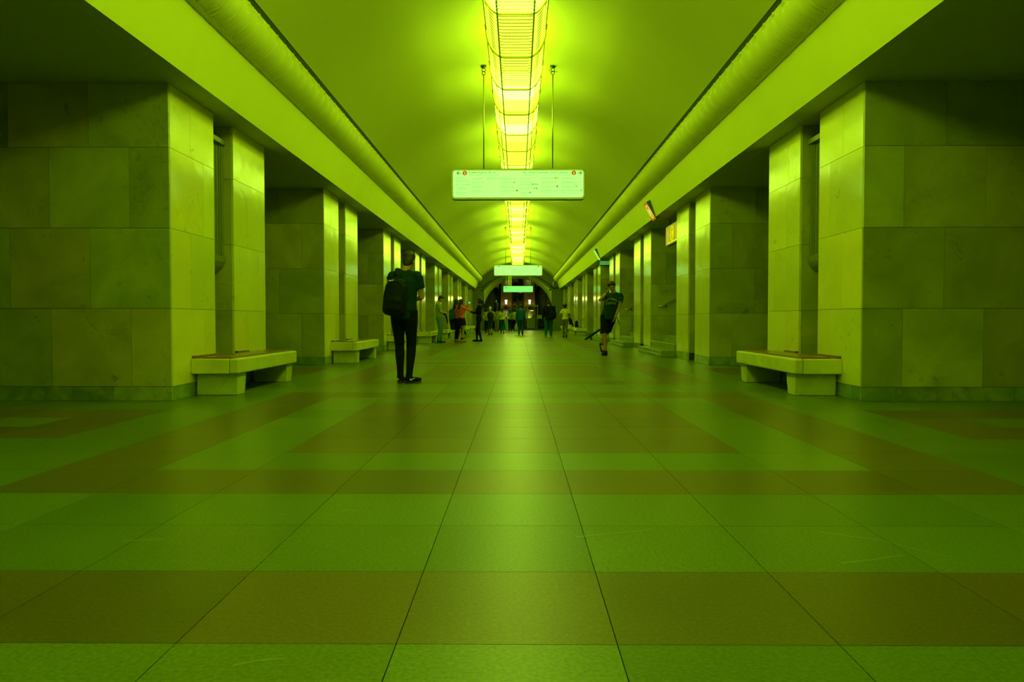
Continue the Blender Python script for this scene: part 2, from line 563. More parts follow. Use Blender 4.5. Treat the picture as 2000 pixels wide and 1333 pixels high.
def pylon(s, n):
    y = Y1 + PER * (n - 1)
    side = 'left' if s < 0 else 'right'
    if n >= 1:
        feat = {(-1, 1): 'nearest marble pillar on the left side of the hall, behind the largest bench',
                (1, 1): 'nearest marble pillar on the right side of the hall, behind the largest bench',
                (1, 2): 'second marble pillar on the right, without bench, before the first stairs',
                (1, 3): 'third marble pillar on the right, narrow lit strip between two stairs',
                (1, 4): 'fourth marble pillar on the right, behind the man in shorts',
                (1, 5): 'fifth marble pillar on the right, just past the last stairs'}.get((s, n),
                '%s marble pillar from the camera in the %s row' % (ORD[n], side))
        root = empty('pillar', (s * PX, y, 0), label=feat, cat='pillar', group='marble pillars along the hall')
    else:
        root = empty('pillar', (s * PX, y, 0), label='marble pillar on the %s beside the camera, out of frame' % side, cat='pillar',
                     group='marble pillars along the hall')
    X = lambda a: s * (PX + a)
    # masonry core with the niche between two pilasters
    c = MB()
    def bx(a0, a1, y0, y1, z0, z1):
        xs = sorted((s * a0, s * a1)); c.box(xs[0], xs[1], y0, y1, z0, z1)
    bx(.03, .5, .03, 1.19, 0, ZC); bx(.03, .5, 1.85, 3.05, 0, ZC); bx(.5, 2.95, .03, 3.05, 0, ZC)
    co = c.build('masonry_core', M_GROUT, root)
    if n < 1:
        g = MB(); g.box(min(0, s * 2.95), max(0, s * 2.95), 0, 3.06, 0.001, ZC)
        g.build('stone_cladding', M_MARBLE, root)
        return root
    # front face (towards the camera), random bond
    for i, (z0, z1) in enumerate(zip(COURSE[:-1], COURSE[1:])):
        offs = [0] if i in (1, 3) else []
        a = 0.0
        edges = [0.0]
        e = .85 if i % 2 else .42
        while e < 2.9:
            edges.append(e); e += .85
        edges.append(2.95)
        for e0, e1 in zip(edges[:-1], edges[1:]):
            xs = sorted((X(e0), X(e1)))
            slab('stone_slab', xs[0], xs[1], y, y + .03, z0, z1, M_MARBLE, root)
        # hall faces of the two pilasters
        sp = .53 if i % 2 else .88
        for yy, w, q in ((y, 1.2, sp), (y + 1.83, 1.23, .94 if i % 2 else .5)):
            for e0, e1 in ((0.0, q), (q, w)):
                xs = sorted((X(0), X(.03)))
                y0_ = yy + e0 + (.03 if (yy == y and e0 == 0) else 0)
                slab('stone_slab', xs[0], xs[1], y0_, yy + e1, z0, z1, M_MARBLE_POL, root)
        # niche: side of the second pilaster, and back
        xs = sorted((X(.03), X(.5)))
        slab('stone_slab', xs[0], xs[1], y + 1.83, y + 1.85, z0, z1, M_MARBLE, root)
        xs = sorted((X(.47), X(.5)))
        slab('stone_slab', xs[0], xs[1], y + 1.2, y + 1.83, z0, z1, M_MARBLE, root)
    # plinth
    edges = [0, .62, 1.35, 2.0, 2.95] if s < 0 else [0, .36, .95, 1.6, 2.3, 2.95]
    for e0, e1 in zip(edges[:-1], edges[1:]):
        xs = sorted((X(e0 - (.006 if e0 == 0 else 0)), X(e1)))
        slab('plinth_slab', xs[0], xs[1], y - .006, y + .03, 0, .15, M_BASE, root)
    for yy, w in ((y + .03, 1.17), (y + 1.83, 1.23)):
        xs = sorted((X(-.006), X(.03)))
        slab('plinth_slab', xs[0], xs[1], yy, yy + w, 0, .15, M_BASE, root)
    return root


for s in (-1, 1):
    for n in range(0, 9):
        pylon(s, n)

# ---- last wall piece of each row and end wall of the vault
for s in (-1, 1):
    w = empty('wall_%s' % ('left' if s < 0 else 'right'), (s * PX, Y1 + 8 * PER, 0), kind='structure')
    yy = Y1 + 8 * PER
    for z0, z1 in zip([0] + COURSE[:-1], COURSE):
        xs = sorted((s * PX, s * 6.6))
        slab('stone_slab', xs[0], xs[1], yy, yy + .05, z0, z1, M_MARBLE, w)
        xs = sorted((s * PX, s * (PX + .05)))
        slab('stone_slab', xs[0], xs[1], yy + .05, YEND, z0, z1, M_MARBLE, w)


def arc_pts(hw, zsp, ztop, n=28):
    d = ztop - zsp
    r = (hw * hw + d * d) / (2 * d)
    c = ztop - r
    a0 = math.asin(min(1, hw / r))
    return [(r * math.sin(-a0 + 2 * a0 * i / n), c + r * math.cos(-a0 + 2 * a0 * i / n)) for i in range(n + 1)]


near_arc = [(-2.73, 0), (-2.73, 1.5)] + arc_pts(2.73, 3.2, 4.37) + [(2.73, 1.5), (2.73, 0)]
far_arc = [(-2.79, 0), (-2.79, 1.0)] + arc_pts(2.79, 2.08, 4.24) + [(2.79, 1.0), (2.79, 0)]
mb = MB()
outer = []
for x, z in near_arc:
    if z <= 3.2: outer.append((-6 if x < 0 else 6, z))
    else:
        a = math.atan2(z - .6, x); outer.append((6 * math.cos(a) / max(abs(math.cos(a)), .7), .6 + 5.4 * math.sin(a) / max(math.sin(a), .7)))
n = len(near_arc)
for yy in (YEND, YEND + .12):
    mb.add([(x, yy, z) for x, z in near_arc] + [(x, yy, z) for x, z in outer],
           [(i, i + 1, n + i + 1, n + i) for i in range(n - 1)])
endw = mb.build('wall_back', mat('plaster_end_wall_shaded', (.13, .15, .02), rough=.7, noise=.12, scale=1.5), None)  # shade on the end wall is put into this darker plaster colour
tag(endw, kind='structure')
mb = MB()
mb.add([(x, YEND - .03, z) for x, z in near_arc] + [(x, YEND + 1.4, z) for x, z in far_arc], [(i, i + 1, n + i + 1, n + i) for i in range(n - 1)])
mb.build('arch_reveal', mat('plaster_arch_lit', (.95, .95, .12), rough=.6), endw)  # light on the reveal is put into this near-white plaster colour
mb = MB()
for s in (-1, 1):
    a, b = sorted((s * 2.76, s * PX)); mb.box(a, b, YEND - .04, YEND, 0, .28)
mb.build('plinth', M_DARKSTONE, endw)
# dark moulding line following the arch
mb = MB()
mb.tube([(x, YEND - .04, z) for x, z in arc_pts(2.86, 3.42, 4.60, 30)], .035, 6)
mb.build('arch_cable', M_METAL_D, endw, smooth=True)

# ---- vault, fascias, cornices, soffits
Y0V, Y1V = -10.5, YEND
VC, VR = 1.28, 4.15
def vault_z(x): return VC + math.sqrt(VR * VR - x * x)
mb = MB()
nx = 28; ang = math.asin(2.825 / VR)
prof = [(VR * math.sin(-ang + 2 * ang * i / nx), VC + VR * math.cos(-ang + 2 * ang * i / nx)) for i in range(nx + 1)]
prof_o = [(x * 1.06, z + .25) for x, z in prof]
ys = [Y0V + (Y1V - Y0V) * i / 40 for i in range(41)]
vs = [(x, y, z) for y in ys for x, z in prof]
W = nx + 1
fs = [(j * W + i, j * W + i + 1, (j + 1) * W + i + 1, (j + 1) * W + i) for j in range(40) for i in range(nx)]
mb.add(vs, fs)
vs = [(x, y, z) for y in (Y0V, Y1V) for x, z in prof_o]
mb.add(vs, [(i, i + 1, W + i + 1, W + i) for i in range(nx)])
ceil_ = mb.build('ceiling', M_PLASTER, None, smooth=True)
tag(ceil_, kind='structure')

# the soffit edge (3.36, ZC+.02) .. fascia .. cornice .. painted shadow gap .. vault spring
FB = (3.36, ZC + .01); FT = (3.15, 3.96); CT = (2.87, 4.285)
for s in (-1, 1):
    nm = 'left' if s < 0 else 'right'
    mb = MB()
    pts = [(s * FB[0], FB[1]), (s * FT[0], FT[1]), (s * (FT[0] - .02), FT[1] + .02), (s * 3.15, 4.1), (s * 3.6, 4.2), (s * 6.9, 4.2), (s * 6.9, ZC), (s * PX, ZC)]
    mb.prism(pts, 'y', Y0V, Y1V)
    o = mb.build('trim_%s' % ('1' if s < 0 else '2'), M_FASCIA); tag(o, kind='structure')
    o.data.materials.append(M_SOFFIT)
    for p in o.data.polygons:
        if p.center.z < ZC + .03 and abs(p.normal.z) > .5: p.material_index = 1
    # cornice core
    mb = MB()
    cx, cz, r = 3.02, 4.13, .19
    prof_c = []
    def cpt(t):   # t 0 at the fascia .. 1 at the vault; convex towards the hall
        x0, z0 = FT; x1, z1 = CT
        mx, mz = (x0 + x1) / 2, (z0 + z1) / 2
        dx, dz = x1 - x0, z1 - z0
        L_ = math.hypot(dx, dz)
        nx_, nz_ = -abs(dz) / L_, -abs(dx) / L_
        h = .105 * math.sin(PI * t) ** .8
        return (x0 + dx * t + nx_ * h, z0 + dz * t + nz_ * h)
    NP = 12
    core = [(s * cpt(i / NP)[0], cpt(i / NP)[1]) for i in range(NP + 1)] + [(s * 3.3, 4.35), (s * 3.3, 3.96)]
    mb.prism(core, 'y', Y0V, Y1V)
    # thin lip along the fascia top; gap shade painted as a flush dark strip
    corn = mb.build('trim_%s' % ('3' if s < 0 else '4'), M_CORNICE); tag(corn, kind='structure')
    l = MB(); l.prism([(s * (FT[0] + .0), FT[1] - .035), (s * (FT[0] - .05), FT[1] - .02), (s * (FT[0] - .05), FT[1] + .012), (s * FT[0], FT[1] + .02)], 'y', Y0V, Y1V)
    l.build('lip_moulding', M_FASCIA, corn)
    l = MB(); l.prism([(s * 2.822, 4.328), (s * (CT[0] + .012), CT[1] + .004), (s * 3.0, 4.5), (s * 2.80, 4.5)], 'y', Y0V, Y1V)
    l.build('painted_gap_shade', mat('gap_shade_paint', (.07, .09, .01), rough=.9), corn)

    # egg-like ornament, one leaf
    SP = .318
    def leaf_verts(y0, nu=24, nv=34):
        vs = []
        for i in range(nu + 1):
            u = -1 + 2 * i / nu
            for j in range(nv + 1):
                t = .03 + .94 * j / nv
                x, z = cpt(t)
                x1_, z1_ = cpt(min(1, t + .01)); x0_, z0_ = cpt(max(0, t - .01))
                tx, tz = x1_ - x0_, z1_ - z0_
                L_ = math.hypot(tx, tz) or 1
                nx_, nz_ = -tz / L_, -abs(tx) / L_
                if nz_ > 0: nz_ = -nz_
                w = abs(u)
                prof_w = .80 if t < .75 else .80 * math.sqrt(max(0, 1 - ((t - .75) / .21) ** 2))
                h = -.006
                if w < prof_w:
                    e = w / max(prof_w, 1e-3)
                    h = .026 + .014 * math.exp(-((e - .88) / .10) ** 2) - .026 * math.exp(-((e - .68) / .09) ** 2) + .012 * (1 - min(1, e / .55) ** 2)
                elif w > .93: h = .020
                d = math.hypot((t - .83) / .07, u / .28)
                if d < 1.2: h += -.050 * max(0, 1 - (d / 1.2) ** 4) + .045 * math.exp(-(d / .5) ** 2)
                if t < .09: h *= t / .09
                vs.append((s * (x + nx_ * h), y0 + u * SP / 2, z + nz_ * h))
        fs = [(i * (nv + 1) + j, i * (nv + 1) + j + 1, (i + 1) * (nv + 1) + j + 1, (i + 1) * (nv + 1) + j) for i in range(nu) for j in range(nv)]
        return vs, fs
    v_, f_ = leaf_verts(0)
    me = MB().add(v_, f_).mesh('leaf_ornament', smooth=True); me.materials.append(M_CORNICE)
    restm = MB()
    for i in range(-30, 182):
        yy = 7.0 + SP * i
        if yy > YEND - .2: break
        if 0 <= i <= 80:
            link('leaf_ornament', me, None, corn, (0, yy, 0))
        elif i > 80:
            v2, f2 = leaf_verts(yy, 8, 7); restm.add(v2, f2)
    tag(restm.build('distant_leaf_ornaments', M_CORNICE, corn, smooth=True), kind='stuff')

# side walls of the platforms and the wall behind the camera (close the room)
for s, nme in ((-1, 'wall_left'), (1, 'wall_right')):
    a, b = sorted((s * 9.4, s * 9.6))
    o = MB().box(a, b, -11, YEND + .2, -.2, 4.6).build(nme, mat('platform_wall', (.35, .38, .06), rough=.6)); tag(o, kind='structure')
    a, b = sorted((s * 6.85, s * 9.6))
    o = MB().box(a, b, -11, YEND + .2, ZC + .25, ZC + .45).build('ceiling', M_SOFFIT); tag(o, kind='structure')
o = MB().box(-9.6, 9.6, -11.2, -11, -.2, 6).build('wall_front', M_MARBLE); tag(o, kind='structure')
for s in (-1, 1):
    a, b = sorted((s * 5.9, s * 9.6))
    o = MB().box(a, b, YEND, YEND + .2, 0, 6).build('wall_back', M_SOFFIT); tag(o, kind='structure')

# ================================================================== LONG CEILING LIGHT
ZB, ZT = 4.46, 4.79
def u_profile(off=0.0, n=4):
    pts = [(-.375 - off, ZT + .06), (-.36 - off, ZT)]
    for i in range(1, n):
        a = i / n
        pts.append((-.36 - off + .155 * math.sin(a * PI / 2) * a, ZT - (ZT - ZB + off) * (1 - (1 - a) ** 1.6) * .93))
    pts.append((-.215, ZB - off + .006)); pts.append((-.16, ZB - off)); pts.append((0, ZB - off))
    return pts + [(-x, z) for x, z in pts[:-1][::-1]]

light = empty('ceiling_light', (0, 0, 4.5), label='long trough ceiling light of yellow glass rods along the vault', cat='ceiling light')
SEG = 1.46
Y_R0 = 9.03 - 13 * SEG          # first U-shaped frame
NR = 14
rod_m = {}
for key, m_ in (('hi', M_ROD_HI), ('md', M_ROD_MD), ('lo', M_ROD_LO)):
    me = MB().tube([(x, 0, z - 4.5) for x, z in u_profile(0, 4)], .041, 6, xdir=(0, 1, 0)).mesh('glass_rod', smooth=True)
    me.materials.append(m_)
    rod_m[key] = me
seq = {0: 'hi', 1: 'lo', 2: 'hi', 3: 'md', 4: 'lo', 5: 'lo', 6: 'hi', 7: 'md', 8: 'hi', 9: 'lo'}
LEND = 60.9
nseg = int((LEND - Y_R0) / SEG)
frame_me = MB().tube([(x, 0, z - 4.5) for x, z in u_profile(.040, 6)], (.013, .018), 6, xdir=(0, 1, 0)).mesh('frame_rib', smooth=True)
frame_me = (lambda: None)() or frame_me
frame_me.materials.append(M_GLASS_DARK)
fr_far = {k: MB() for k in rod_m}
ribfar = MB()
clips = MB(); hang = MB(); gap_lines = MB()
nrod = 0
def bulbness(yc):
    best = 9
    for y0 in (12.2, 14.5):
        d = (yc - y0) % PER; d = min(d, PER - d); best = min(best, d)
    return best
for i in range(nseg + 1):
    yr = Y_R0 + i * SEG
    if 7.5 < yr < 45:
        link('frame_rib', frame_me, None, light, (0, yr, 0))
    else:
        ribfar.tube([(x, yr, z - 4.5) for x, z in u_profile(.055, 3)], (.02, .03), 4, xdir=(0, 1, 0))
    for sx in (-1, 1):
        hang.tube([(sx * .33, yr, ZT - 4.5), (sx * .33, yr, vault_z(.33) - 4.48)], .012, 5)
    if i == nseg: break
    for j in range(NR):
        yj = yr + (j + .5) * SEG / NR
        d = bulbness(yj)
        key = 'hi' if d < .33 else ('md' if d < 1.0 else 'lo')
        if 7.8 < yr < 36.5 and nrod < 290:
            link('glass_rod', rod_m[key], None, light, (0, yj, 0)); nrod += 1
        else:
            fr_far[key].tube([(x, yj, z - 4.5) for x, z in u_profile(0, 2)], .05, 4, xdir=(0, 1, 0), cap=False)
        if 7.8 < yj < 40:
            gap_lines.tube([(x, yj + SEG / NR / 2, z - 4.5) for x, z in u_profile(.026, 3)], (.007, .010), 4, xdir=(0, 1, 0), cap=False)
        if 7 < yj < 30:
            for sx in (-1, 1):
                clips.box(sx * .215 - .010, sx * .215 + .010, yj - .022, yj + .022, ZB - 4.5 - .060, ZB - 4.5 - .028)
                clips.box(sx * .375 - .02, sx * .375 + .02, yj - .03, yj + .03, ZT - 4.5 + .02, ZT - 4.5 + .10)
for k in fr_far:
    o = fr_far[k].build('distant_glass_rods', {'hi': M_ROD_HI, 'md': M_ROD_MD, 'lo': M_ROD_LO}[k], light, smooth=True)
    tag(o, kind='stuff')
tag(ribfar.build('distant_frame_ribs', M_GLASS_DARK, light, smooth=True), kind='stuff')
tag(clips.build('rod_clips', M_CLIP, light), kind='stuff')
tag(gap_lines.build('rod_gap_lines', mat('rod_gap_dark', (.30, .34, .02), rough=.4), light, smooth=True), kind='stuff')  # added thin strips for the dark lines refraction leaves between rods
tag(hang.build('hanger_wires', M_METAL_D, light), kind='stuff')
# top frame rails, and added cross plates that shade arcs of the vault
mb = MB()
for sx in (-1, 1):
    mb.box(sx * .40 - .008, sx * .40 + .008, Y_R0, Y_R0 + nseg * SEG, ZT - 4.5 - .01, ZT - 4.5 + .02)
mb.build('top_rail', M_METAL_D, light)
mb = MB()
k = -3
while True:
    yc = 17.0 - .3 + PER * k
    if yc > 60: break
    if yc > Y_R0:
        mb.box(-.36, .36, yc - .55, yc + .55, ZT - 4.5 + .03, ZT - 4.5 + .05)
    k += 1
mb.build('shading_plate', M_METAL_D, light)
# glowing tubes inside the open trough
k = -3
while True:
    y0 = 10.9 + PER * k
    for q, ln in ((.7, .9), (3.1, .9)):
        if y0 + q > Y_R0 and y0 + q + ln < LEND:
            MB().tube([(0, y0 + q, ZT - 4.5 + .02), (0, y0 + q + ln, ZT - 4.5 + .02)], .028, 6).build('light_tube', M_TUBE, light)
    k += 1
    if y0 > LEND: break

# ================================================================== BENCHES
def bench(s, n, label):
    y = Y1 + PER * (n - 1)
    t = empty('bench', (s * PX, y, 0), label=label, cat='bench', group='stone benches along the pillars')
    def bx(name, a0, a1, y0, y1, z0, z1, m, bev=0.0, mb=None):
        # a: distance into the hall from the pillar face
        xs = sorted((-s * a0, -s * a1))
        me = MB().box(xs[0], xs[1], y0, y1, z0, z1).mesh(name)
        if bev: bevel(me, bev, 3)
        return link(name, me, m, t)
    ya, yb = .49, 2.79
    bx('seat_slab', .035, .52, ya + .03, yb - .03, .27, .40, M_BENCH)
    bx('edge_stone', .43, .53, ya, ya + 1.17, .25, .42, M_BENCH, .018)
    bx('edge_stone', .43, .53, ya + 1.173, yb, .25, .42, M_BENCH, .018)
    bx('edge_stone', .0, .427, ya - .004, ya + .07, .25, .42, M_BENCH, .012)
    bx('edge_stone', .0, .427, yb - .07, yb + .004, .25, .42, M_BENCH, .012)
    # wooden seat in three boards with a frame
    bx('seat_board', .10, .43, ya + .06, ya + 1.15, .40, .437, M_WOOD, .004)
    bx('seat_board', .10, .43, ya + 1.155, yb - .06, .40, .437, M_WOOD, .004)
    bx('seat_frame', .02, .46, ya + .035, yb - .035, .40, .425, M_WOOD, .004)
    bx('wall_strip', .0, .05, ya + .02, 1.2, .40, .455, M_WOOD, .006)
    bx('wall_strip', .0, .05, 1.83, yb - .55, .40, .455, M_WOOD, .006)
    for yy in (ya + .10, yb - .36):
        mb = MB()
        pts = [(yy, .25), (yy + .28, .25), (yy + .255, .12), (yy + .22, .0), (yy, 0)]
        a, b = sorted((-s * .02, -s * .49))
        mb.prism(pts, 'x', a, b)
        me = mb.mesh('leg'); bevel(me, .008, 1)
        link('leg', me, M_LEG, t)
    return t


bench(-1, 1, 'largest stone bench with brown wooden seat, against the nearest left pillar')
bench(1, 1, 'largest stone bench with brown wooden seat, against the nearest right pillar')
for n in range(2, 9):
    bench(-1, n, 'stone bench at the %s pillar of the left row%s' % (ORD[n], {2: ', left of the man with backpack', 3: ', half behind the backpack man', 4: ', beside the man in pale tee'}.get(n, '')))
for n in (6, 7, 8):
    bench(1, n, 'stone bench at the %s pillar of the right row' % ORD[n])


# niche panels in the first two pillars
def niche_panel(s, label):
    y = Y1 + 1.2
    t = empty('wall_panel', (s * (PX + .12), y, 1.44), label=label, cat='wall panel', group='framed panels in the pillar niches')
    X = lambda a: s * a
    def pr(name, pts, y0, y1, m, bev=.0):
        mb = MB(); mb.prism([(X(a), z) for a, z in pts], 'y', y0, y1)
        return mb.build(name, m, t)
    body = pr('panel_body', [(.03, .22), (.03, 1.69), (.34, 1.69), (.34, .05), (.2, .05)], .02, .61, M_PANEL)
    for y0, y1 in ((.02, .09), (.54, .61)):
        pr('frame_strip', [(.0, .22), (.0, 1.69), (.04, 1.69), (.04, .22)], y0, y1, M_PANEL)
        pr('frame_strip', [(.015, .22), (.015, 1.69), (.04, 1.69), (.04, .22)], y0 + (.07 if y0 < .3 else -.03), y1 + (.03 if y0 < .3 else -.07), M_PANEL)
    pr('cap_moulding', [(-.03, 1.66), (-.03, 1.72), (.34, 1.86), (.34, 1.66)], .02, .61, M_PANEL)
    q = [(.03 + .0, .23)] + [(.30 - .33 * math.cos(a), .22 - .24 * math.sin(a)) for a in [i * PI / 2 / 6 for i in range(7)]] + [(.34, -.02), (.34, .23)]
    pr('curved_bracket', q, .03, .60, M_PANEL)
    pr('frame_strip', [(-.02, .20), (-.02, .235), (.05, .235), (.05, .20)], .01, .62, M_PANEL)
    for k in (0, 4):
        pr('fluting', [(.018, .26), (.018, 1.62), (.035, 1.62), (.035, .26)], .15 + k * .07, .17 + k * .07, M_PANEL)
    return t


niche_panel(-1, 'tall framed panel in the niche of the nearest left pillar')
niche_panel(1, 'tall framed panel in the niche of the nearest right pillar')

# ================================================================== STAIRS on the right
def stairs(n, label):
    y0 = Y1 + PER * (n - 1) + 3.06
    y1 = Y1 + PER * n
    t = empty('staircase', (3.31, (y0 + y1) / 2, 0), label=label, cat='stairs', group='granite stairs between the right pillars')
    hw = (y1 - y0) / 2 - .03
    for k in range(10):
        z0, z1 = .15 * k, .15 * (k + 1)
        x0 = .32 * k
        if k == 0:
            mb = MB(); mb.box(0, .332, -hw, hw, .0, .068); mb.box(.012, .34, -hw+.01, hw-.01, .068, .150)
        else:
            mb = MB(); mb.box(x0, x0 + .34, -hw, hw, z0 - .02, z1)
        me = mb.mesh('step'); bevel(me, .008, 1)
        link('step', me, M_STEP, t)
        if k > 0:
            MB().box(x0 + .02, 3.2, -hw, hw, z0 - .16 if k > 1 else 0.002, z0 - .02).build('stair_fill', M_STEP, t)
    # landing
    MB().box(3.2, 3.5, -hw, hw, 0, 1.5).build('landing', M_STEP, t)
    return t


def handrail(n, label):
    y1 = Y1 + PER * n
    t = empty('handrail', (3.84, y1 - .06, 1.22), label=label, cat='handrail', group='wall handrails above the right stairs')
    MB().tube([(0, 0, 0), (.10, 0, .02), (2.2, 0, 1.0)], [.02, .024, .024], 8, xdir=(0, 1, 0)).build('rail', M_RAIL, t, smooth=True)
    for a in (.22, 1.1, 2.0):
        MB().tube([(a, 0, a * .47 - .02), (a, 0, a * .47 - .10), (a + .0, .057, a * .47 - .11)], [.012, .014, .022], 6).build('bracket', M_METAL_D, t, smooth=True)
    return t


stairs(2, 'nearest granite stairs on the right, between the second and third pillar')
stairs(3, 'granite stairs between the third and fourth right pillar, behind the man in shorts')
stairs(4, 'farthest granite stairs, between the fourth and fifth right pillar')
handrail(2, 'longest wall handrail, above the nearest right stairs')
handrail(3, 'shorter wall handrail, right of the man in shorts')
handrail(4, 'farthest wall handrail, mostly hidden behind the fourth right pillar')

# ================================================================== SIGNS
def rounded_rect(w, h, r, n=6):
    pts = []
    for cx, cz, a0 in ((w / 2 - r, h / 2 - r, 0), (-w / 2 + r, h / 2 - r, 90), (-w / 2 + r, -h / 2 + r, 180), (w / 2 - r, -h / 2 + r, 270)):
        for i in range(n + 1):
            a = R(a0 + 90 * i / n)
            pts.append((cx + r * math.cos(a), cz + r * math.sin(a)))
    return pts


def disc(name, x, z, r, m, parent, y=-.068, th=.004, n=20):
    mb = MB(); mb.prism([(x + r * math.cos(2 * PI * i / n), z + r * math.sin(2 * PI * i / n)) for i in range(n)], 'y', y - th, y)
    return mb.build(name, m, parent)


def quad_bar(name, x0, x1, z0, z1, m, parent, y=-.068):
    return MB().box(x0, x1, y - .003, y, z0, z1).build(name, m, parent)


DOT = {k: emit('dot_' + k, c, 1.0) for k, c in dict(olive=(.30, .34, .003), lime=(.33, .80, .01), teal=(.03, .50, .15), mint=(.08, .62, .20),
                                                    dark=(.04, .22, .005), grey=(.22, .55, .08), green=(.20, .72, .02)).items()}


def smooth_path(pts, n=6):
    pts = [Vector(p) for p in pts]
    out = []
    for i in range(len(pts) - 1):
        p0, p1, p2, p3 = pts[max(0, i - 1)], pts[i], pts[i + 1], pts[min(len(pts) - 1, i + 2)]
        for k in range(n):
            t = k / n
            out.append(.5 * ((2 * p1) + (p2 - p0) * t + (2 * p0 - 5 * p1 + 4 * p2 - p3) * t * t + (3 * p1 - p0 - 3 * p2 + p3) * t ** 3))
    return out + [pts[-1]]


def line_sign(y, label):
    W_, H_ = 2.395, .552
    t = empty('direction_sign', (.03, y, 3.0 + H_ / 2 - .0), label=label, cat='sign', group='hanging line signs')
    MB().prism(rounded_rect(W_, H_, .075), 'y', -.06, .06).build('sign_box', M_METAL_D, t)
    MB().prism(rounded_rect(W_ - .01, H_ - .01, .07), 'y', -.066, -.05).build('sign_border', M_FRAME, t)
    MB().prism(rounded_rect(W_ - .075, H_ - .075, .045), 'y', -.070, -.06).build('lit_face', M_SIGNFACE, t)
    K = .0092 / 6.452 * 1.0
    u = lambda c: ((c / 6.452 + 860) - 1014.0) * .0092
    v = lambda c: (360.5 - (c / 6.452 + 310)) * .0092
    yy = -.0715
    def arrow(cx, d):
        x = u(cx); z = v(190)
        mb = MB()
        mb.box(x - .036, x + .036, yy - .002, yy, z - .006, z + .006)
        for q in (-1, 1):
            tip = x + d * .04
            a = [(tip, z + q * .0), (tip - d * .036, z + q * .036), (tip - d * .036 - d * .012, z + q * .028), (tip - d * .016, z + q * .0)]
            mb.prism(a, 'y', yy - .002, yy)
        mb.build('arrow', M_INK, t)
    arrow(252, -1); arrow(1762, 1)
    for cx in (328, 1687):
        dsk = disc('line_badge', u(cx), v(190), .042, M_ORANGE_DOT, t, y=yy, th=.002)
        text('1', M_SIGNFACE, dsk, u(cx), v(190) - .022, .062, y=yy - .003, align='CENTER', name='numeral', bold=.0012)
    T = lambda s_, c0, c1, cy, size, m=M_INK: text(s_, m, t, u(c0), v(cy), size, y=yy - .0008, width=(c1 - c0) / 6.452 * .0092, bold=.0005 if size > .05 else 0)
    T('Коммунарка', 378, 597, 193, .054)
    T('Kommunarka', 378, 525, 221, .034, M_INK2)
    T('На юг', 622, 718, 193, .054)
    T('Southbound', 622, 756, 221, .034, M_INK2)
    T('На север', 1052, 1207, 193, .054)
    T('Northbound', 1072, 1207, 221, .034, M_INK2)
    T('Бульвар Рокоссовского', 1232, 1640, 193, .054)
    T('Bulvar Rokossovskogo', 1395, 1638, 221, .034, M_INK2)
    for cx, a, b in ((609, 165, 222), (1222, 163, 220), (771, 240, 465)):
        quad_bar('divider', u(cx) - .0015, u(cx) + .0015, v(b), v(a), M_INK2, t, y=yy + .0015)
    cols = [
        (220, [('Проспект', 'b', 332, 262), ('Вернадского', 'b', 372, 288), ('Prospekt Vernadskogo', 's', 388, 308), ('Юго-Западная', 'b', 388, 339),
               ('Yugo-Zapadnaya', 's', 350, 360), ('Тропарёво', 'b', 348, 390), ('Troparevo', 's', 297, 411), ('Румянцево', 'b', 352, 441), ('Rumyantsevo', 's', 325, 462)]),
        (424, [('Саларьево', 'b', 548, 262), ('Salarievo', 's', 498, 283), ('Филатов Луг', 'b', 570, 313), ('Filatov Lug', 's', 507, 334), ('Прокшино', 'b', 548, 366),
               ('Prokshino', 's', 500, 386), ('Ольховая', 'b', 536, 417), ('Olkhovaya', 's', 503, 437)]),
        (606, [('Коммунарка', 'b', 753, 262), ('Kommunarka', 's', 708, 283)]),
        (788, [('Воробьёвы горы', 'b', 982, 262), ('Vorobyovy Gory', 's', 912, 283), ('Спортивная', 'b', 928, 313), ('Sportivnaya', 's', 880, 334),
               ('Фрунзенская', 'b', 943, 366), ('Frunzenskaya', 's', 890, 386), ('Парк культуры', 'b', 960, 417), ('Park Kultury', 's', 882, 437)]),
        (1025, [('Кропоткинская', 'l', 1203, 260), ('Kropotkinskaya', 's', 1141, 283), ('Библиотека', 'b', 1160, 312), ('им. Ленина', 'b', 1155, 338),
                ('Biblioteka imeni Lenina', 's', 1207, 358), ('Охотный Ряд', 'b', 1175, 388), ('Okhotny Ryad', 's', 1132, 409), ('Лубянка', 'b', 1124, 441), ('Lubyanka', 's', 1096, 460)]),
        (1278, [('Чистые пруды', 'b', 1440, 259), ('Chistye Prudy', 's', 1382, 280), ('Красные Ворота', 'b', 1470, 311), ('Krasnye Vorota', 's', 1394, 332),
                ('Комсомольская', 'b', 1460, 363), ('Komsomolskaya', 's', 1400, 384), ('Красносельская', 'b', 1467, 415), ('Krasnoselskaya', 's', 1394, 436)]),
        (1535, [('Сокольники', 'b', 1673, 259), ('Sokolniki', 's', 1603, 280), ('Преображенская пл.', 'b', 1779, 311), ('Preobrazhenskaya Ploshchad', 's', 1745, 332),
                ('Черкизовская', 'b', 1700, 363), ('Cherkizovskaya', 's', 1653, 384), ('Бул. Рокоссовского', 'b', 1762, 415), ('Bulvar Rokossovskogo', 's', 1702, 436)]),
    ]
    for c0, rows in cols:
        for s_, k_, c1, cy in rows:
            if k_ == 's': T(s_, c0, c1, cy, .022, M_INK2)
            else: T(s_, c0, c1, cy, .034, M_INK if k_ == 'b' else M_INK2)
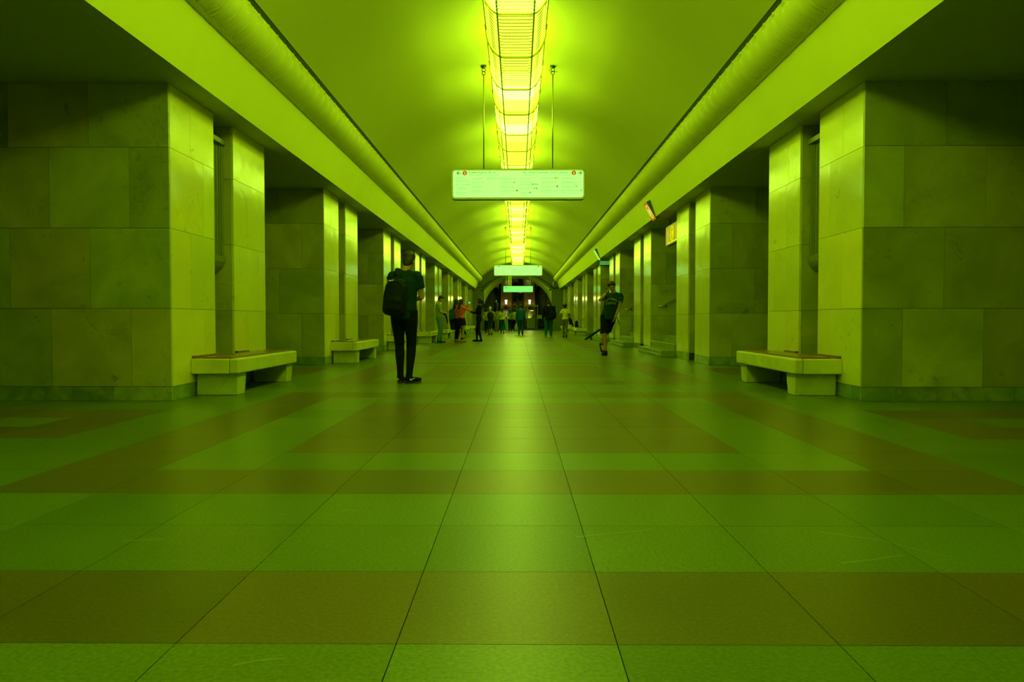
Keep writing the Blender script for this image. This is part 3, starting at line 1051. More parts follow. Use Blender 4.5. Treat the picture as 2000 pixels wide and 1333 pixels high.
    for cx, cy, c in ((1460, 253, 'olive'), (1487, 253, 'lime'), (1175, 330, 'teal'), (1203, 330, 'mint'), (1232, 330, 'grey'), (1195, 381, 'green'), (1223, 381, 'teal'),
                      (1142, 433, 'teal'), (979, 408, 'dark'), (1481, 355, 'dark'), (1718, 355, 'grey'), (1780, 407, 'grey'), (946, 305, 'grey')):
        disc('line_dot', u(cx), v(cy), .0165, DOT[c], t, y=yy + .0015, th=.0025, n=12)
    # suspension rods with hook and eye
    for sx in (-1, 1):
        x = sx * .615
        top = vault_z(x)
        h = top - (3.0 + H_ / 2)
        MB().tube([(x, 0, H_ / 2 - .01), (x, 0, h - .17)], .011, 8).build('hanger_rod', M_METAL, t, smooth=True)
        hk = MB()
        for zc, r_ in ((h - .13, .030), (h - .075, .032)):
            ring = [(x + r_ * math.cos(a), 0 if zc < h - .1 else .0, zc + r_ * math.sin(a)) for a in [2 * PI * i / 12 for i in range(13)]]
            hk.tube(ring, .008, 5, xdir=(0, 1, 0))
        hk.tube([(x, 0, h - .05), (x, 0, h + .01)], .010, 6)
        hk.build('hook', M_METAL_D, t, smooth=True)
        MB().tube([(x, 0, h - .035), (x, 0, h + .02)], .05, 10).build('ceiling_boss', M_METAL_D, t, smooth=True)
    wr = MB()
    wr.tube([(.53, -.05, 5.33 - (3.0 + H_ / 2) - .01), (.58, 0, 5.33 - (3.0 + H_ / 2) - .07), (.615, 0, 5.31 - (3.0 + H_ / 2) - .03), (.70, .03, 5.3 - (3.0 + H_ / 2) - .015)], .005, 4)
    wr.build('tie_wire', M_METAL_D, t)
    return t


line_sign(13.8, 'large lit hanging sign listing metro stations, in front of the ceiling light')
line_sign(37.7, 'smaller distant lit sign listing stations, hanging above the people')

# teal exit sign in front of the arch
t = empty('exit_sign', (.03, 61.0, 3.29), label='teal lit hanging sign with three text lines in front of the arch', cat='sign')
MB().prism(rounded_rect(2.36, .50, .04), 'y', -.06, .06).build('sign_box', M_METAL_D, t)
MB().prism(rounded_rect(2.33, .47, .035), 'y', -.066, -.05).build('lit_face', M_SIGNTEAL, t)
disc('round_symbol', -.97, .10, .055, M_INK, t, y=-.068)
text('↑', M_INK, t, -1.16, .06, .12, y=-.069)
text('м', M_SIGNTEAL, t, -.97, .075, .07, y=-.075, align='CENTER')
text('Выход в город', M_INK, t, -.86, .09, .10, y=-.069, width=.80)
text('к улице Остоженке', M_INK2, t, -.86, -.04, .075, y=-.069, width=.62)
text('Бульварное кольцо', M_INK, t, -.18, -.04, .075, y=-.069, width=.58)
text('Exit to the city', M_INK2, t, -.86, -.17, .065, y=-.069, width=.40)
for sx in (-.95, .95):
    MB().tube([(sx, 0, .24), (sx, 0, vault_z(.95) - 3.30)], .02, 6).build('hanger_rod', M_METAL, t)

t = empty('light_box', (-.62, 61.25, 3.86), label='narrow upright hanger box hanging above the teal sign', cat='hanger box')  # pale hanger box of the teal sign, gives no light
MB().box(-.13, -.03, -.06, .06, -.26, .50).build('box_body', M_FRAME, t)
MB().box(.04, .12, -.03, .03, -.30, .50).build('hanger_strip', M_FASCIA, t)
MB().tube([(-.08, 0, .50), (-.08, 0, vault_z(.7) - 3.88)], .015, 6).build('hanger_rod', M_METAL, t)
MB().tube([(.08, 0, .50), (.08, 0, vault_z(.6) - 3.88)], .015, 6).build('hanger_rod', M_METAL, t)


def fascia_sign(y, face, label, L_=.46, logo=True):
    """square lit box standing off the right fascia, its face towards the hall and slightly down"""
    t = empty('light_box', (3.27, y, 3.45), label=label, cat='sign')
    top = Vector((3.13, 0, 3.71)); bot = Vector((3.372, 0, 3.30))
    d = (bot - top).normalized()
    nrm = Vector((d.z, 0, -d.x))
    if nrm.x > 0: nrm = -nrm
    M = Matrix(((0, d.x, nrm.x), (1, 0, 0), (0, d.z, nrm.z))).transposed()
    # local frame: x along the hall (+Y), y = up the face, z = outwards
    ex = Vector((0, -1, 0)); ey = -d; ez = ex.cross(ey)
    if ez.dot(nrm) < 0: ex = -ex; ez = ex.cross(ey)
    rot = Matrix((ex, ey, ez)).transposed()
    c = (top + bot) / 2 + Vector((0, y, 0)) - Vector(t.location)
    def part(name, mb, m):
        o = mb.build(name, m, t); o.matrix_local = Matrix.Translation(c) @ rot.to_4x4(); return o
    H = (bot - top).length
    part('box_body', MB().box(-L_ / 2, L_ / 2, -H / 2, H / 2, -.10, 0), M_DARKSTONE)
    part('lit_face', MB().box(-L_ / 2 + .012, L_ / 2 - .012, -H / 2 + .012, H / 2 - .012, 0, .006), face)
    if logo:
        n = 28
        for r0, r1 in ((.155, .18),):
            vs = []; fs = []
            for i in range(n):
                a = 2 * PI * i / n
                for r_ in (r0, r1):
                    for z in (.006, .010): vs.append((r_ * math.cos(a), r_ * math.sin(a), z))
            for i in range(n):
                a = i * 4; b = ((i + 1) % n) * 4
                fs += [(a + 1, a + 3, b + 3, b + 1), (a, b, b + 2, a + 2), (a, a + 1, b + 1, b), (a + 2, b + 2, b + 3, a + 3)]
            part('logo_ring', MB().add(vs, fs), M_SIGNWHITE)
        tx = text('М', M_SIGNWHITE, t, 0, 0, .30, align='CENTER', name='logo_letter', bold=.006)
        tx.matrix_local = Matrix.Translation(c) @ rot.to_4x4() @ Matrix.Translation((0, -.105, .010)) @ Matrix.Scale(.01, 4)
    part('mount_bracket', MB().box(-.10, .10, -.16, .16, -.20, -.10), M_METAL_D)
    return t


fascia_sign(18.9, M_SIGNORANGE, 'orange lit square sign with round white emblem on the right fascia')
fascia_sign(31.5, M_SIGNGREEN, 'small pale green lit box on the right fascia, farther off', logo=False)

t = empty('exit_sign', (3.78, 18.46, 2.93), label='orange lit sign with yellow emblem hanging above the nearest right stairs', cat='sign')
MB().box(-.05, .05, -.84, .84, -.24, .24).build('sign_box', M_METAL_D, t)
MB().box(-.062, -.05, -.82, .82, -.22, .22).build('lit_face', M_SIGNORANGE_D, t)
mb = MB()
mb.tube([(-.066, .17 * math.cos(2 * PI * i / 20), .17 * math.sin(2 * PI * i / 20)) for i in range(21)], .018, 6)
mb.build('logo_ring', M_SIGNYEL, t)
text('М', M_SIGNYEL, t, -.068, -.09, .26, y=0.0, align='CENTER', name='logo_letter', rot=(PI / 2, 0, -PI / 2), bold=.006)
MB().box(-.066, -.060, -.55, .60, -.205, -.185).build('glow_strip', M_SIGNYEL, t)
MB().box(-.066, -.060, .50, .512, -.2, .12).build('glow_strip', M_SIGNYEL, t)
for yy in (-.6, .6):
    MB().tube([(0, yy, .24), (0, yy, ZC - 2.93)], .012, 6).build('hanger_rod', M_METAL_D, t)
t = empty('exit_sign', (3.46, 31.9, 3.15), label='added green bar for the glow of the small green box on the soffit', cat='sign')  # added glowing bar in place of green light reflected on the soffit
MB().box(-.05, .75, -.06, .06, -.03, .15).build('sign_box', M_METAL_D, t)
MB().box(-.04, .74, -.07, -.06, -.02, .14).build('lit_face', emit('soffit_glow_green', (.08, .36, .05), .8, (.1, .2, .05)), t)
for xx in (.1, .6):
    MB().tube([(xx, 0, .14), (xx, 0, ZC - 3.15)], .01, 6).build('hanger_rod', M_METAL_D, t)

# cable loops and small cameras on the end wall
t = empty('cable', (0, YEND - .14, 3.9), label='loose dark cable looping over the end wall left of the arch', cat='cable')
MB().tube(smooth_path([(-3.5, 0, -.55), (-3.2, 0, -.44), (-2.95, 0, -.42), (-2.84, 0, -.3), (-2.88, 0, -.12), (-3.0, 0, -.10), (-3.02, 0, -.26), (-2.8, 0, -.38), (-2.6, 0, -.36), (-2.52, 0, -.2), (-2.6, 0, -.05)]), .018, 5).build('cable_run', M_METAL_D, t, smooth=True)
t = empty('cable', (0, YEND - .14, 3.9), label='thick dark cable bundle on the end wall right of the arch', cat='cable')
MB().tube([(2.6, 0, -.35), (2.9, 0, -.52), (3.1, 0, -.40), (3.4, 0, -.48), (3.6, 0, -.40)], [.03, .05, .06, .05, .04], 6).build('cable_run', M_METAL_D, t, smooth=True)
MB().box(2.80, 2.90, -.06, .02, -.28, .02).build('junction_box', M_SOFFIT, t)
for x, z, lb in ((2.62, 3.30, 'small security camera on the right edge of the arch'), (-2.80, 3.28, 'small security camera on the left edge of the arch')):
    t = empty('security_camera', (x, YEND - .1, z), label=lb, cat='camera')
    MB().tube([(0, .08, .05), (0, 0, .03)], .015, 6).build('bracket', M_METAL_D, t)
    MB().tube([(.05, -.05, -.02), (-.12, -.16, -.07)], [.045, .05], 8).build('camera_body', M_METAL_D, t, smooth=True)

# ================================================================== ESCALATOR HALL
YE = 76.6
ES = .577
o = MB()
# enclosing inclined tunnel: side walls, roof, back
for s in (-1, 1):
    a, b = sorted((s * 4.3, s * 4.5))
    o.prism([(YEND + .2, -.2), (YE, -.2), (100, 14), (100, 22), (78, 9.5), (YEND + .2, 6.5)], 'x', a, b)
tun = o.build('wall_escalator', M_WALLB); tag(tun, kind='structure')
o = MB()
o.prism([(YEND + .2, 6.3), (78, 9.3), (100, 21.8), (100, 22.0), (78, 9.5), (YEND + .2, 6.5)], 'x', -4.5, 4.5)
r_ = o.build('ceiling_escalator', M_SOFFIT); tag(r_, kind='structure')
o = MB(); o.box(-4.5, 4.5, 100, 100.2, 10, 22)
r_ = o.build('wall_far', M_WALLB); tag(r_, kind='structure')
o = MB()
for s in (-1, 1):
    a, b = sorted((s * 2.8, s * 4.5)); o.box(a, b, YEND + .15, YEND + 1.45, -.1, 6.3)
    a, b = sorted((s * 3.4, s * 4.5)); o.box(a, b, YEND + 1.45, 76.6, -.25, -.004)
r_ = o.build('wall_side', M_SOFFIT); tag(r_, kind='structure')

def escalator(x, label):
    t = empty('escalator', (x, YE, 0), label=label, cat='escalator', group='three escalators beyond the arch')
    MB().box(-.60, .60, -.9, .05, -.1, .004).build('landing_plate', M_STEPM, t)
    for k in range(36):
        y, z = .35 * k, .202 * k
        mb = MB(); mb.box(-.55, .55, y, y + .40, z - .35, z + .20)
        mb.cur = 1; mb.box(-.55, .55, y - .004, y + .045, z + .185, z + .204)
        mb.build('step', None, t, mats=[M_STEPM, M_EDGE])
    for s in (-1, 1):
        a = s * .62
        mb = MB(); mb.prism([(-.9, 0), (-.9, .85), (-.6, .95), (0, .95), (18, 18 * ES + .95), (18, 18 * ES - .6), (0, -.1)], 'x', a - .05, a + .05)
        mb.build('balustrade', M_METAL_D, t)
        MB().tube([(a, -.95, .55), (a, -1.0, .8), (a, -.8, .98), (a, -.05, 1.0), (a, 18, 18 * ES + 1.0)], .045, 6).build('handrail', M_RUBBER, t, smooth=True)
    return t


escalator(-2.40, 'escalator beyond the arch, left of the three')
escalator(0.0, 'middle escalator beyond the arch, behind the teal sign')
escalator(2.40, 'escalator beyond the arch, right of the three')

for x in (-1.2, 1.2):
    s = 'left' if x < 0 else 'right'
    t = empty('escalator_divider', (x, YE, 0), label='brown sloping divider deck %s of the middle escalator' % s, cat='divider', group='brown dividers between the escalators')
    for k in range(12):
        y0 = k * 1.5 - .5; y1 = y0 + 1.49
        z0, z1 = max(0, y0) * ES + .98, max(0, y1) * ES + .98
        mb = MB(); mb.prism([(y0, 0 if y0 < 1 else z0 - .9), (y0, z0), (y1, z1), (y1, z1 - .9 if y1 > 1 else 0)], 'x', -.50, .50)
        mb.build('deck_panel', M_BROWN, t)
    for s2 in (-1, 1):
        mb = MB(); mb.prism([(-.5, .98), (-.5, 1.0), (0, 1.01), (17, 17 * ES + 1.01), (17, 17 * ES + .98), (0, .98)], 'x', s2 * .50 - .03, s2 * .50 + .03)
        mb.build('edge_trim', M_METAL, t)

for x, lab in ((-1.2, 'left'), (1.2, 'right')):
    for k, y in enumerate((1.9, 5.3, 9.0)):
        z = y * ES + .98
        row = ['lower', 'middle', 'upper'][k]
        if k == 1: continue
        t = empty('torchiere', (x, YE + y, z), label='white glowing torch lamp, %s on the divider %s of the middle escalator' % (row, lab), cat='lamp', group='torch lamps between the escalators')
        MB().tube([(0, 0, -.05), (0, 0, .06), (0, 0, .12), (0, 0, .30), (0, 0, .36)], [.16, .16, .05, .035, .07], 10).build('stem', M_METAL_D, t, smooth=True)
        MB().tube([(0, 0, .34), (0, 0, .40), (0, 0, .82)], [.06, .10, .145], 12).build('lamp_shade', M_LANTERN, t, smooth=True)
        ld = bpy.data.lights.new('lamp_bulb', 'POINT'); ld.energy = 60; ld.color = (.75, .80, .10); ld.shadow_soft_size = .12
        lo = bpy.data.objects.new('lamp_bulb', ld); COL.objects.link(lo); lo.parent = t; lo.location = (0, 0, .95)
    # small spot under the teal sign line
    for y in (5.3,):
        z = y * ES + .98
        t = empty('spot_lamp', (x, YE + y, z), label='small yellow glowing lamp on the divider %s of the middle escalator, under the teal sign' % lab, cat='lamp')
        MB().tube([(0, 0, -.05), (0, 0, .10)], [.05, .04], 8).build('stem', M_METAL_D, t, smooth=True)
        MB().ball((0, 0, .16), (.15, .1, .08)).build('glass', M_SPOT, t, smooth=True)

# unseen round lamp added over the landing to light the booth fronts
t = empty('landing_fill_lamp', (0, 68.0, 5.7), label='unseen round lamp added over the landing behind the arch', cat='lamp')
MB().tube([(0, 0, .65), (0, 0, 3.2)], .03, 6).build('hanger_rod', M_METAL_D, t)
MB().tube([(0, 0, .5), (0, 0, .65)], [.6, .5], 16).build('housing', M_METAL_D, t)
MB().tube([(0, 0, .35), (0, 0, .5)], [.45, .6], 16).build('diffuser', emit('landing_fill_glass', LAMP, 24.0), t)

# attendant booth
t = empty('attendant_booth', (1.42, 75.0, 0), label='pale glazed attendant booth at the foot of the right divider', cat='booth')
FB_ = mat('booth_paint', (.62, .70, .12), rough=.45)
MB().box(-.53, .53, -.45, .45, 0, .12).build('base', M_SOFFIT, t)
MB().box(-.53, .53, -.45, .45, .12, .98).build('lower_wall', FB_, t)
MB().box(-.40, .40, -.47, -.45, .22, .90).build('door_panel', mat('booth_panel', (.50, .58, .10), rough=.5), t)
for a in (-.53, .45):
    for b in (-.45, .37):
        MB().box(a, a + .08, b, b + .08, .98, 2.15).build('corner_post', FB_, t)
MB().box(-.56, .56, -.48, .48, 2.15, 2.30).build('roof', FB_, t)
MB().box(-.53, .53, -.46, -.44, .96, 1.03).build('sill', FB_, t)
MB().box(-.22, .08, -.2, -.18, 1.72, 1.78).build('inner_lamp', M_SPOT, t)
MB().box(-.35, -.25, -.3, -.2, 1.02, 1.16).build('desk_lamp', M_SPOT, t)
gl = bpy.data.materials.new('booth_glass'); gl.use_nodes = True
gb = gl.node_tree.nodes['Principled BSDF']; gb.inputs['Base Color'].default_value = (.8, .9, .5, 1); gb.inputs['Transmission Weight'].default_value = 1.0; gb.inputs['Roughness'].default_value = .02; gb.inputs['IOR'].default_value = 1.1
MB().box(-.45, .45, -.44, -.432, 1.03, 2.15).build('window_pane', gl, t)

t = empty('notice_board', (2.05, 73.2, 0), label='pale notice board on a stand right of the booth', cat='board')
MB().box(-.24, .24, -.02, .02, .95, 1.30).build('board', FB_, t)
for a in (-.2, .2): MB().tube([(a, 0, 0), (a, 0, .96)], .02, 6).build('leg', M_METAL_D, t)
t = empty('barrier', (2.3, 73.6, 0), label='low dark slatted barrier in front of the right escalator', cat='barrier')
for k in range(6): MB().box(-.65, .65, -.02, .02, .18 + .14 * k, .25 + .14 * k).build('slat', M_METAL_D, t)
for a in (-.62, 0, .62): MB().box(a - .03, a + .03, .02, .06, 0, 1.0).build('post', M_METAL_D, t)
t = empty('bollard_lamp', (-2.66, 61.3, 0), label='small pale lamp on a post at the left foot of the arch', cat='lamp')
MB().tube([(0, 0, 0), (0, 0, 1.05)], .04, 8).build('post', M_METAL_D, t)
MB().ball((0, 0, 1.12), .09).build('glass', emit('bollard_glass', (.6, .9, .05), .6), t, smooth=True)

# ================================================================== PEOPLE
DG = None
REMESH = []       # (object, voxel, smooth) queue


def fused(mb, name, m, parent, voxel=.012, it=2):
    """one continuous surface grown from overlapping volumes"""
    o = mb.build(name, m, parent)
    md = o.modifiers.new('r', 'REMESH'); md.mode = 'VOXEL'; md.voxel_size = voxel; md.use_smooth_shade = True
    sm = o.modifiers.new('s', 'SMOOTH'); sm.factor = .5; sm.iterations = it
    REMESH.append(o)
    return o


def ik(a, b, l1, l2, pole):
    a, b, pole = Vector(a), Vector(b), Vector(pole)
    d = b - a
    L_ = min(d.length, (l1 + l2) * .999)
    dn = d.normalized()
    x = (l1 * l1 - l2 * l2 + L_ * L_) / (2 * L_)
    h = math.sqrt(max(0, l1 * l1 - x * x))
    pv = pole - dn * pole.dot(dn)
    pv = pv.normalized() if pv.length > 1e-4 else Vector((0, 1, 0))
    return a + dn * x + pv * h, a + dn * L_


def lerp(a, b, t): return Vector(a) * (1 - t) + Vector(b) * t


SKIN = mat('skin', (.50, .26, .05), rough=.55, noise=.05, scale=20)
SKIN_D = mat('skin_dark', (.42, .24, .06), rough=.55, noise=.05, scale=20)


def cloth(name, c, rough=.85):
    return mat('cloth_' + name, c, rough=rough, noise=.22, scale=9, bump=.006, bscale=14, spec=.15)


EYE = mat('eye_dark', (.03, .03, .01), rough=.3)
LIP = mat('lip', (.42, .16, .05), rough=.5)


def person(label, loc, face, H=1.75, build=1.0, female=False, lean=(0, 0), hip=(0, 0), bow=0.0, turn=0.0, roll=0.0,
           ankles=None, toes=None, foot_pitch=(0, 0), hip_drop=0.0, knees=((0, 1, 0), (0, 1, 0)), hands=None, poles=((-.6, -.8, -.2), (.6, -.8, -.2)),
           top=None, sleeve='short', hem=.90, bottom=None, legs='long', shoes=None, hair=None, hairstyle='short', skin=None,
           skirt=None, voxel=.014, detail=False, socks=None, finger=None, curl=(0.5, 0.5), slim=0.0):
    """face: heading in degrees, 0 = walking away from the camera. x right, y forward, z up; metres at 1.75 m tall"""
    S = H / 1.75
    skin = skin or SKIN
    root = empty('person', loc, R(face), label=label, cat='person')
    root.scale = (S, S, S)
    hx, hy = hip
    pel = Vector((hx, hy, .94 - hip_drop))
    ln = Vector((lean[0], lean[1], 0))
    def sp(z, k):  # point on the spine at height z (above standing pelvis), lean fraction k
        return Vector((hx, hy, z - hip_drop)) + ln * k
    wst, chs, shd, nck = sp(1.07, .25), sp(1.25, .62), sp(1.41, 1.0), sp(1.49, 1.13)
    fw = Vector((0, 1, 0))
    bowv = Vector((0, math.sin(R(bow)), 0))
    headc = nck + Vector((roll * .5, .015 + .16 * math.sin(R(bow)), .133 - .14 * (1 - math.cos(R(bow)))))
    bw = (.9 if female else 1.0) * build
    sw = .155 if female else .180
    ank = ankles or [(-.10, 0, .085), (.10, 0, .085)]
    to = toes or [-8, 8]
    hipj = [pel + Vector((-.088 * bw, 0, -.03)), pel + Vector((.088 * bw, 0, -.03))]
    shj = [shd + Vector((-sw * build, 0, .0)), shd + Vector((sw * build, 0, .0))]
    hnd = hands or [(-.24, .05, .78), (.24, .05, .78)]
    legp = []
    for i in (0, 1):
        k_, a_ = ik(hipj[i], ank[i], .425, .412, knees[i])
        legp.append((hipj[i], k_, a_))
    armp = []
    for i in (0, 1):
        e_, w_ = ik(shj[i], hnd[i], .285, .255, poles[i])
        armp.append((shj[i], e_, w_))

    def torso(mb, off, z0=0, neck=True, top_cut=True):
        pts = [lerp(pel, pel + Vector((0, 0, -.10)), 1), pel, wst, chs, lerp(chs, shd, .6), shd + Vector((0, 0, .01)), lerp(shd, nck, .5)]
        hipw = .168 if female else .158
        wa = .122 if female else .150
        rr = [(hipw * .82, .10), (hipw, .112), (wa, .092), (.148 if female else .165, .112), (.158 if female else .178, .105), (.125 if female else .145, .078), (.07, .062)]
        rr = [((a - slim) * bw + off, (b - slim * .5) * bw + off) for a, b in rr]
        mb.tube(pts, rr, 16)
        if female:
            for sx in (-1, 1):
                mb.ball(chs + Vector((sx * .07, .075, .03)), .062 * bw + off, 10, 8)
        for i in (0, 1):   # trapezius
            mb.tube([lerp(shd, nck, .40), lerp(shd, shj[i], .45) + Vector((0, -.010, .020)), lerp(shd, shj[i], .9) + Vector((0, -.008, .005))], [.058 + off, .052 + off, .045 + off], 12)
        for i in (0, 1):   # shoulder caps
            mb.ball(lerp(shj[i], shd, .12), (.062 * bw + off), 10, 8)

    def leg(mb, i, off, t1=1.0, flare=0.0):
        h_, k_, a_ = legp[i]
        f = (1 - slim * 2)
        pts = [h_ + Vector((0, 0, .05)), lerp(h_, k_, .25), lerp(h_, k_, .6), k_, lerp(k_, a_, .3), lerp(k_, a_, .7), a_]
        rr = [.092 * bw * f, .088 * bw * f, .070 * bw * f, .056 * bw, .056 * bw, .042 * bw, .036 * bw]
        rr = [r + off + flare * (j / 6) for j, r in enumerate(rr)]
        if t1 < 1:
            n = 2 + int(round(t1 * 4)); pts = pts[:n]; rr = rr[:n]
        mb.tube(pts, rr, 12)

    def arm(mb, i, off, t1=1.0):
        s_, e_, w_ = armp[i]
        pts = [s_, lerp(s_, e_, .3), lerp(s_, e_, .65), e_, lerp(e_, w_, .35), lerp(e_, w_, .8), w_]
        b = (.82 if female else 1.0) * build
        rr = [.052 * b, .050 * b, .044 * b, .038 * b, .039 * b, .029 * b, .026 * b]
        rr = [r + off for r in rr]
        if t1 <= .34:
            pts = pts[:2] + [lerp(s_, e_, .58)]; rr = rr[:2] + [.047 * b + off + .006]
        elif t1 < 1:
            pts = pts[:4]; rr = rr[:4]
        mb.tube(pts, rr, 12)

    # ---- body: head, neck, trunk, limbs, hands and feet as one surface
    b = MB()
    torso(b, -.004)
    b.tube([shd + Vector((0, -.005, .0)), nck, headc + Vector((0, -.012, -.04))], [.066, .054 if not female else .047, .054], 12)
    hr = Euler((-R(bow), R(roll * 60), R(turn))).to_matrix()
    HP = lambda x, y, z: headc + hr @ Vector((x, y, z))
    b.ball(HP(0, -.012, .03), (.076, .094, .092), 18, 14, hr)
    b.tube([HP(0, .018, .02), HP(0, .032, -.045), HP(0, .044, -.088)], [(.066, .068), (.054, .056), (.030, .032)], 14)
    b.ball(HP(0, .052, -.092), (.026, .022, .020), 10, 8, hr)
    b.tube([HP(0, .078, .022), HP(0, .096, -.012), HP(0, .108, -.030)], [(.008, .008), (.011, .010), (.016, .011)], 8)
    b.ball(HP(0, .080, .036), (.052, .014, .010), 10, 6, hr)      # brow
    b.ball(HP(0, .080, -.060), (.024, .014, .011), 10, 6, hr)     # mouth
    for sx in (-1, 1):
        b.ball(HP(sx * .078, -.006, -.004), (.010, .020, .032), 8, 8, hr)
    for i in (0, 1):
        leg(b, i, -.002); arm(b, i, -.001)
        s_, e_, w_ = armp[i]
        d = (w_ - e_).normalized()
        fd = finger[i] if finger else None
        d2 = (Vector(fd).normalized() if fd else d)
        side = Vector((1, 0, 0)) if abs(d2.x) < .8 else Vector((0, 1, 0))
        inw = Vector((1 if i == 0 else -1, 0, 0))
        nrm = d2.cross(Vector((0, 1, 0)) if abs(d2.y) < .8 else Vector((0, 0, 1))).normalized()
        if nrm.dot(inw) < 0: nrm = -nrm
        wd = d2.cross(nrm).normalized()
        if wd.dot(Vector((0, 1, .3))) < 0: wd = -wd
        pc = w_ + d2 * .052
        b.tube([w_ - d * .01, w_ + d2 * .03, w_ + d2 * .085], [(.024, .017), (.036, .017), (.039, .014)], 10, xdir=wd)
        q = curl[i]
        for j in range(4):
            base = w_ + d2 * .078 + wd * (.028 - .0185 * j)
            ln_ = (.068, .078, .072, .056)[j]
            p1 = base + (d2 * math.cos(q * .7) + nrm * math.sin(q * .7)) * ln_ * .5
            p2 = p1 + (d2 * math.cos(q * 1.7) + nrm * math.sin(q * 1.7)) * ln_ * .5
            b.tube([base, p1, p2], [.0092, .0086, .0068], 6)
        tb = w_ + d2 * .028 + wd * .026
        t1_ = tb + (d2 * .6 + wd * .7 + nrm * .35).normalized() * .036
        t2_ = t1_ + (d2 * .85 + wd * .15 + nrm * .5).normalized() * .030
        b.tube([tb, t1_, t2_], [.012, .0098, .0078], 6)
        # foot
        yaw = R(-to[i]); fp = R(foot_pitch[i])
        fdir = Vector((math.sin(-yaw) * math.cos(fp), math.cos(yaw) * math.cos(fp), -math.sin(fp)))
        up = Vector((0, 0, 1))
        heel = Vector(legp[i][2]) - fdir * .04 + Vector((0, 0, -.045 * math.cos(fp)))
        b.tube([heel, heel + fdir * .10, heel + fdir * .20], [(.034, .034), (.038, .028), (.036, .020)], 10)
    body = fused(b, 'body', skin, root, voxel, 2)

    # ---- clothes
    if top:
        mb = MB(); torso(mb, .012)
        hw_ = (.168 if female else .160) * bw
        lo = pel + Vector((0, 0, hem - .94))
        if female:
            mb.tube([wst, pel + Vector((0, 0, .03)), lo], [(hw_ * .95, .118 * bw), (hw_ + .018, .128 * bw), (hw_ + .020, .130 * bw)], 16)
        else:
            mb.tube([lerp(chs, shd, .3), chs, wst, pel + Vector((0, 0, .03)), lo], [(.165 * build, .11), (.178 * build, .124), (.166 * build, .120), (hw_ + .018, .128 * bw), (hw_ + .018, .130 * bw)], 16)
        for i in (0, 1):
            if sleeve == 'short': arm(mb, i, .014, .33)
            elif sleeve == 'long': arm(mb, i, .012)
        fused(mb, 'shirt' if sleeve != 'coat' else 'jacket', top, root, voxel, 3)
    if bottom:
        mb = MB()
        mb.tube([pel + Vector((0, 0, -.11)), pel + Vector((0, 0, -.01)), pel + Vector((0, 0, .075))],
                [(.150 * bw, .108), ((.176 if female else .166) * bw, .120), (.145 * bw, .104)], 16)
        for i in (0, 1):
            if legs == 'long': leg(mb, i, .011, 1.0, .006)
            elif legs == 'slim': leg(mb, i, .007, 1.0, .0)
            elif legs == 'short': leg(mb, i, .020, .25, .05)
            elif legs == 'bermuda': leg(mb, i, .020, .30, .03); mb.tube([lerp(legp[i][0], legp[i][1], .5), lerp(legp[i][0], legp[i][1], .93)], [.108, .112], 14)
            elif legs == 'crop': leg(mb, i, .010, .75, 0)
        fused(mb, 'trousers' if legs in ('long', 'slim') else 'shorts', bottom, root, voxel, 2)
    if skirt:
        mb = MB()
        k0 = lerp(legp[0][0], legp[0][1], .55); k1 = lerp(legp[1][0], legp[1][1], .55)
        mb.tube([wst + Vector((0, 0, -.02)), pel, (k0 + k1) / 2], [(.125, .10), (.182, .128), (.205, .15)], 18)
        fused(mb, 'skirt', skirt, root, voxel, 3)
    for i in (0, 1):
        yaw = R(-to[i]); fp = R(foot_pitch[i])
        fdir = Vector((math.sin(-yaw) * math.cos(fp), math.cos(yaw) * math.cos(fp), -math.sin(fp)))
        upv = Vector((fdir.x * math.tan(fp) if abs(fp) < 1.4 else fdir.x, fdir.y * math.sin(fp) / max(.2, math.cos(fp)), math.cos(fp))).normalized()
        a_ = Vector(legp[i][2])
        if shoes:
            heel = a_ - fdir * .045 - upv * .040
            mb = MB()
            mb.tube([heel, heel + fdir * .09, heel + fdir * .18, heel + fdir * .235], [(.040, .042), (.043, .040), (.046, .028), (.032, .018)], 12)
            mb.tube([a_ - upv * .02, a_ + upv * .03 - fdir * .005], [.048, .044], 10)
            so = fused(mb, 'shoe', shoes, root, min(voxel, .012), 1)
            sb = MB()
            s0 = heel - upv * .031
            sb.tube([s0 - fdir * .015, s0 + fdir * .09, s0 + fdir * .18, s0 + fdir * .235], [(.036, .012), (.040, .012), (.047, .012), (.028, .009)], 10)
            sb.build('sole', M_RUBBER if detail != 'pale' else M_FRAME, root, smooth=True)
        if socks:
            sb = MB(); sb.tube([a_ + upv * .0, lerp(a_, legp[i][1], .22)], [.045, .050], 10); sb.build('sock', socks, root, smooth=True)
    # ---- hair
    if hair:
        mb = MB()
        mb.ball(HP(0, -.024, .048), (.085, .094, .086), 18, 12, hr)
        mb.ball(HP(0, -.050, .000), (.078, .060, .085), 14, 10, hr)
        mb.ball(HP(0, -.062, -.055), (.052, .035, .042), 12, 8, hr)
        if detail:
            rr_ = random.Random(3)
            for k in range(46):
                a, e_ = rr_.uniform(0, 2 * PI), rr_.uniform(.15, 1.35)
                mb.ball(HP(.080 * math.cos(a) * math.sin(e_), -.024 + .090 * math.sin(a) * math.sin(e_), .048 + .082 * math.cos(e_)), rr_.uniform(.012, .020), 6, 5)
        if hairstyle == 'short':
            mb.ball(HP(.0, .045, .098), (.062, .045, .030), 12, 8, hr)
        if hairstyle == 'mop':
            for k in range(9):
                a = -1.25 + 2.5 * k / 8
                mb.ball(HP(.070 * math.sin(a), .035 + .045 * math.cos(a), .082 + .008 * (k % 2)), (.027, .028, .026), 8, 6, hr)
            for sx in (-1, 1):
                mb.ball(HP(sx * .080, -.01, .045), (.018, .045, .045), 8, 6, hr)
            mb.ball(HP(.01, -.01, .115), (.065, .07, .035), 10, 8, hr)
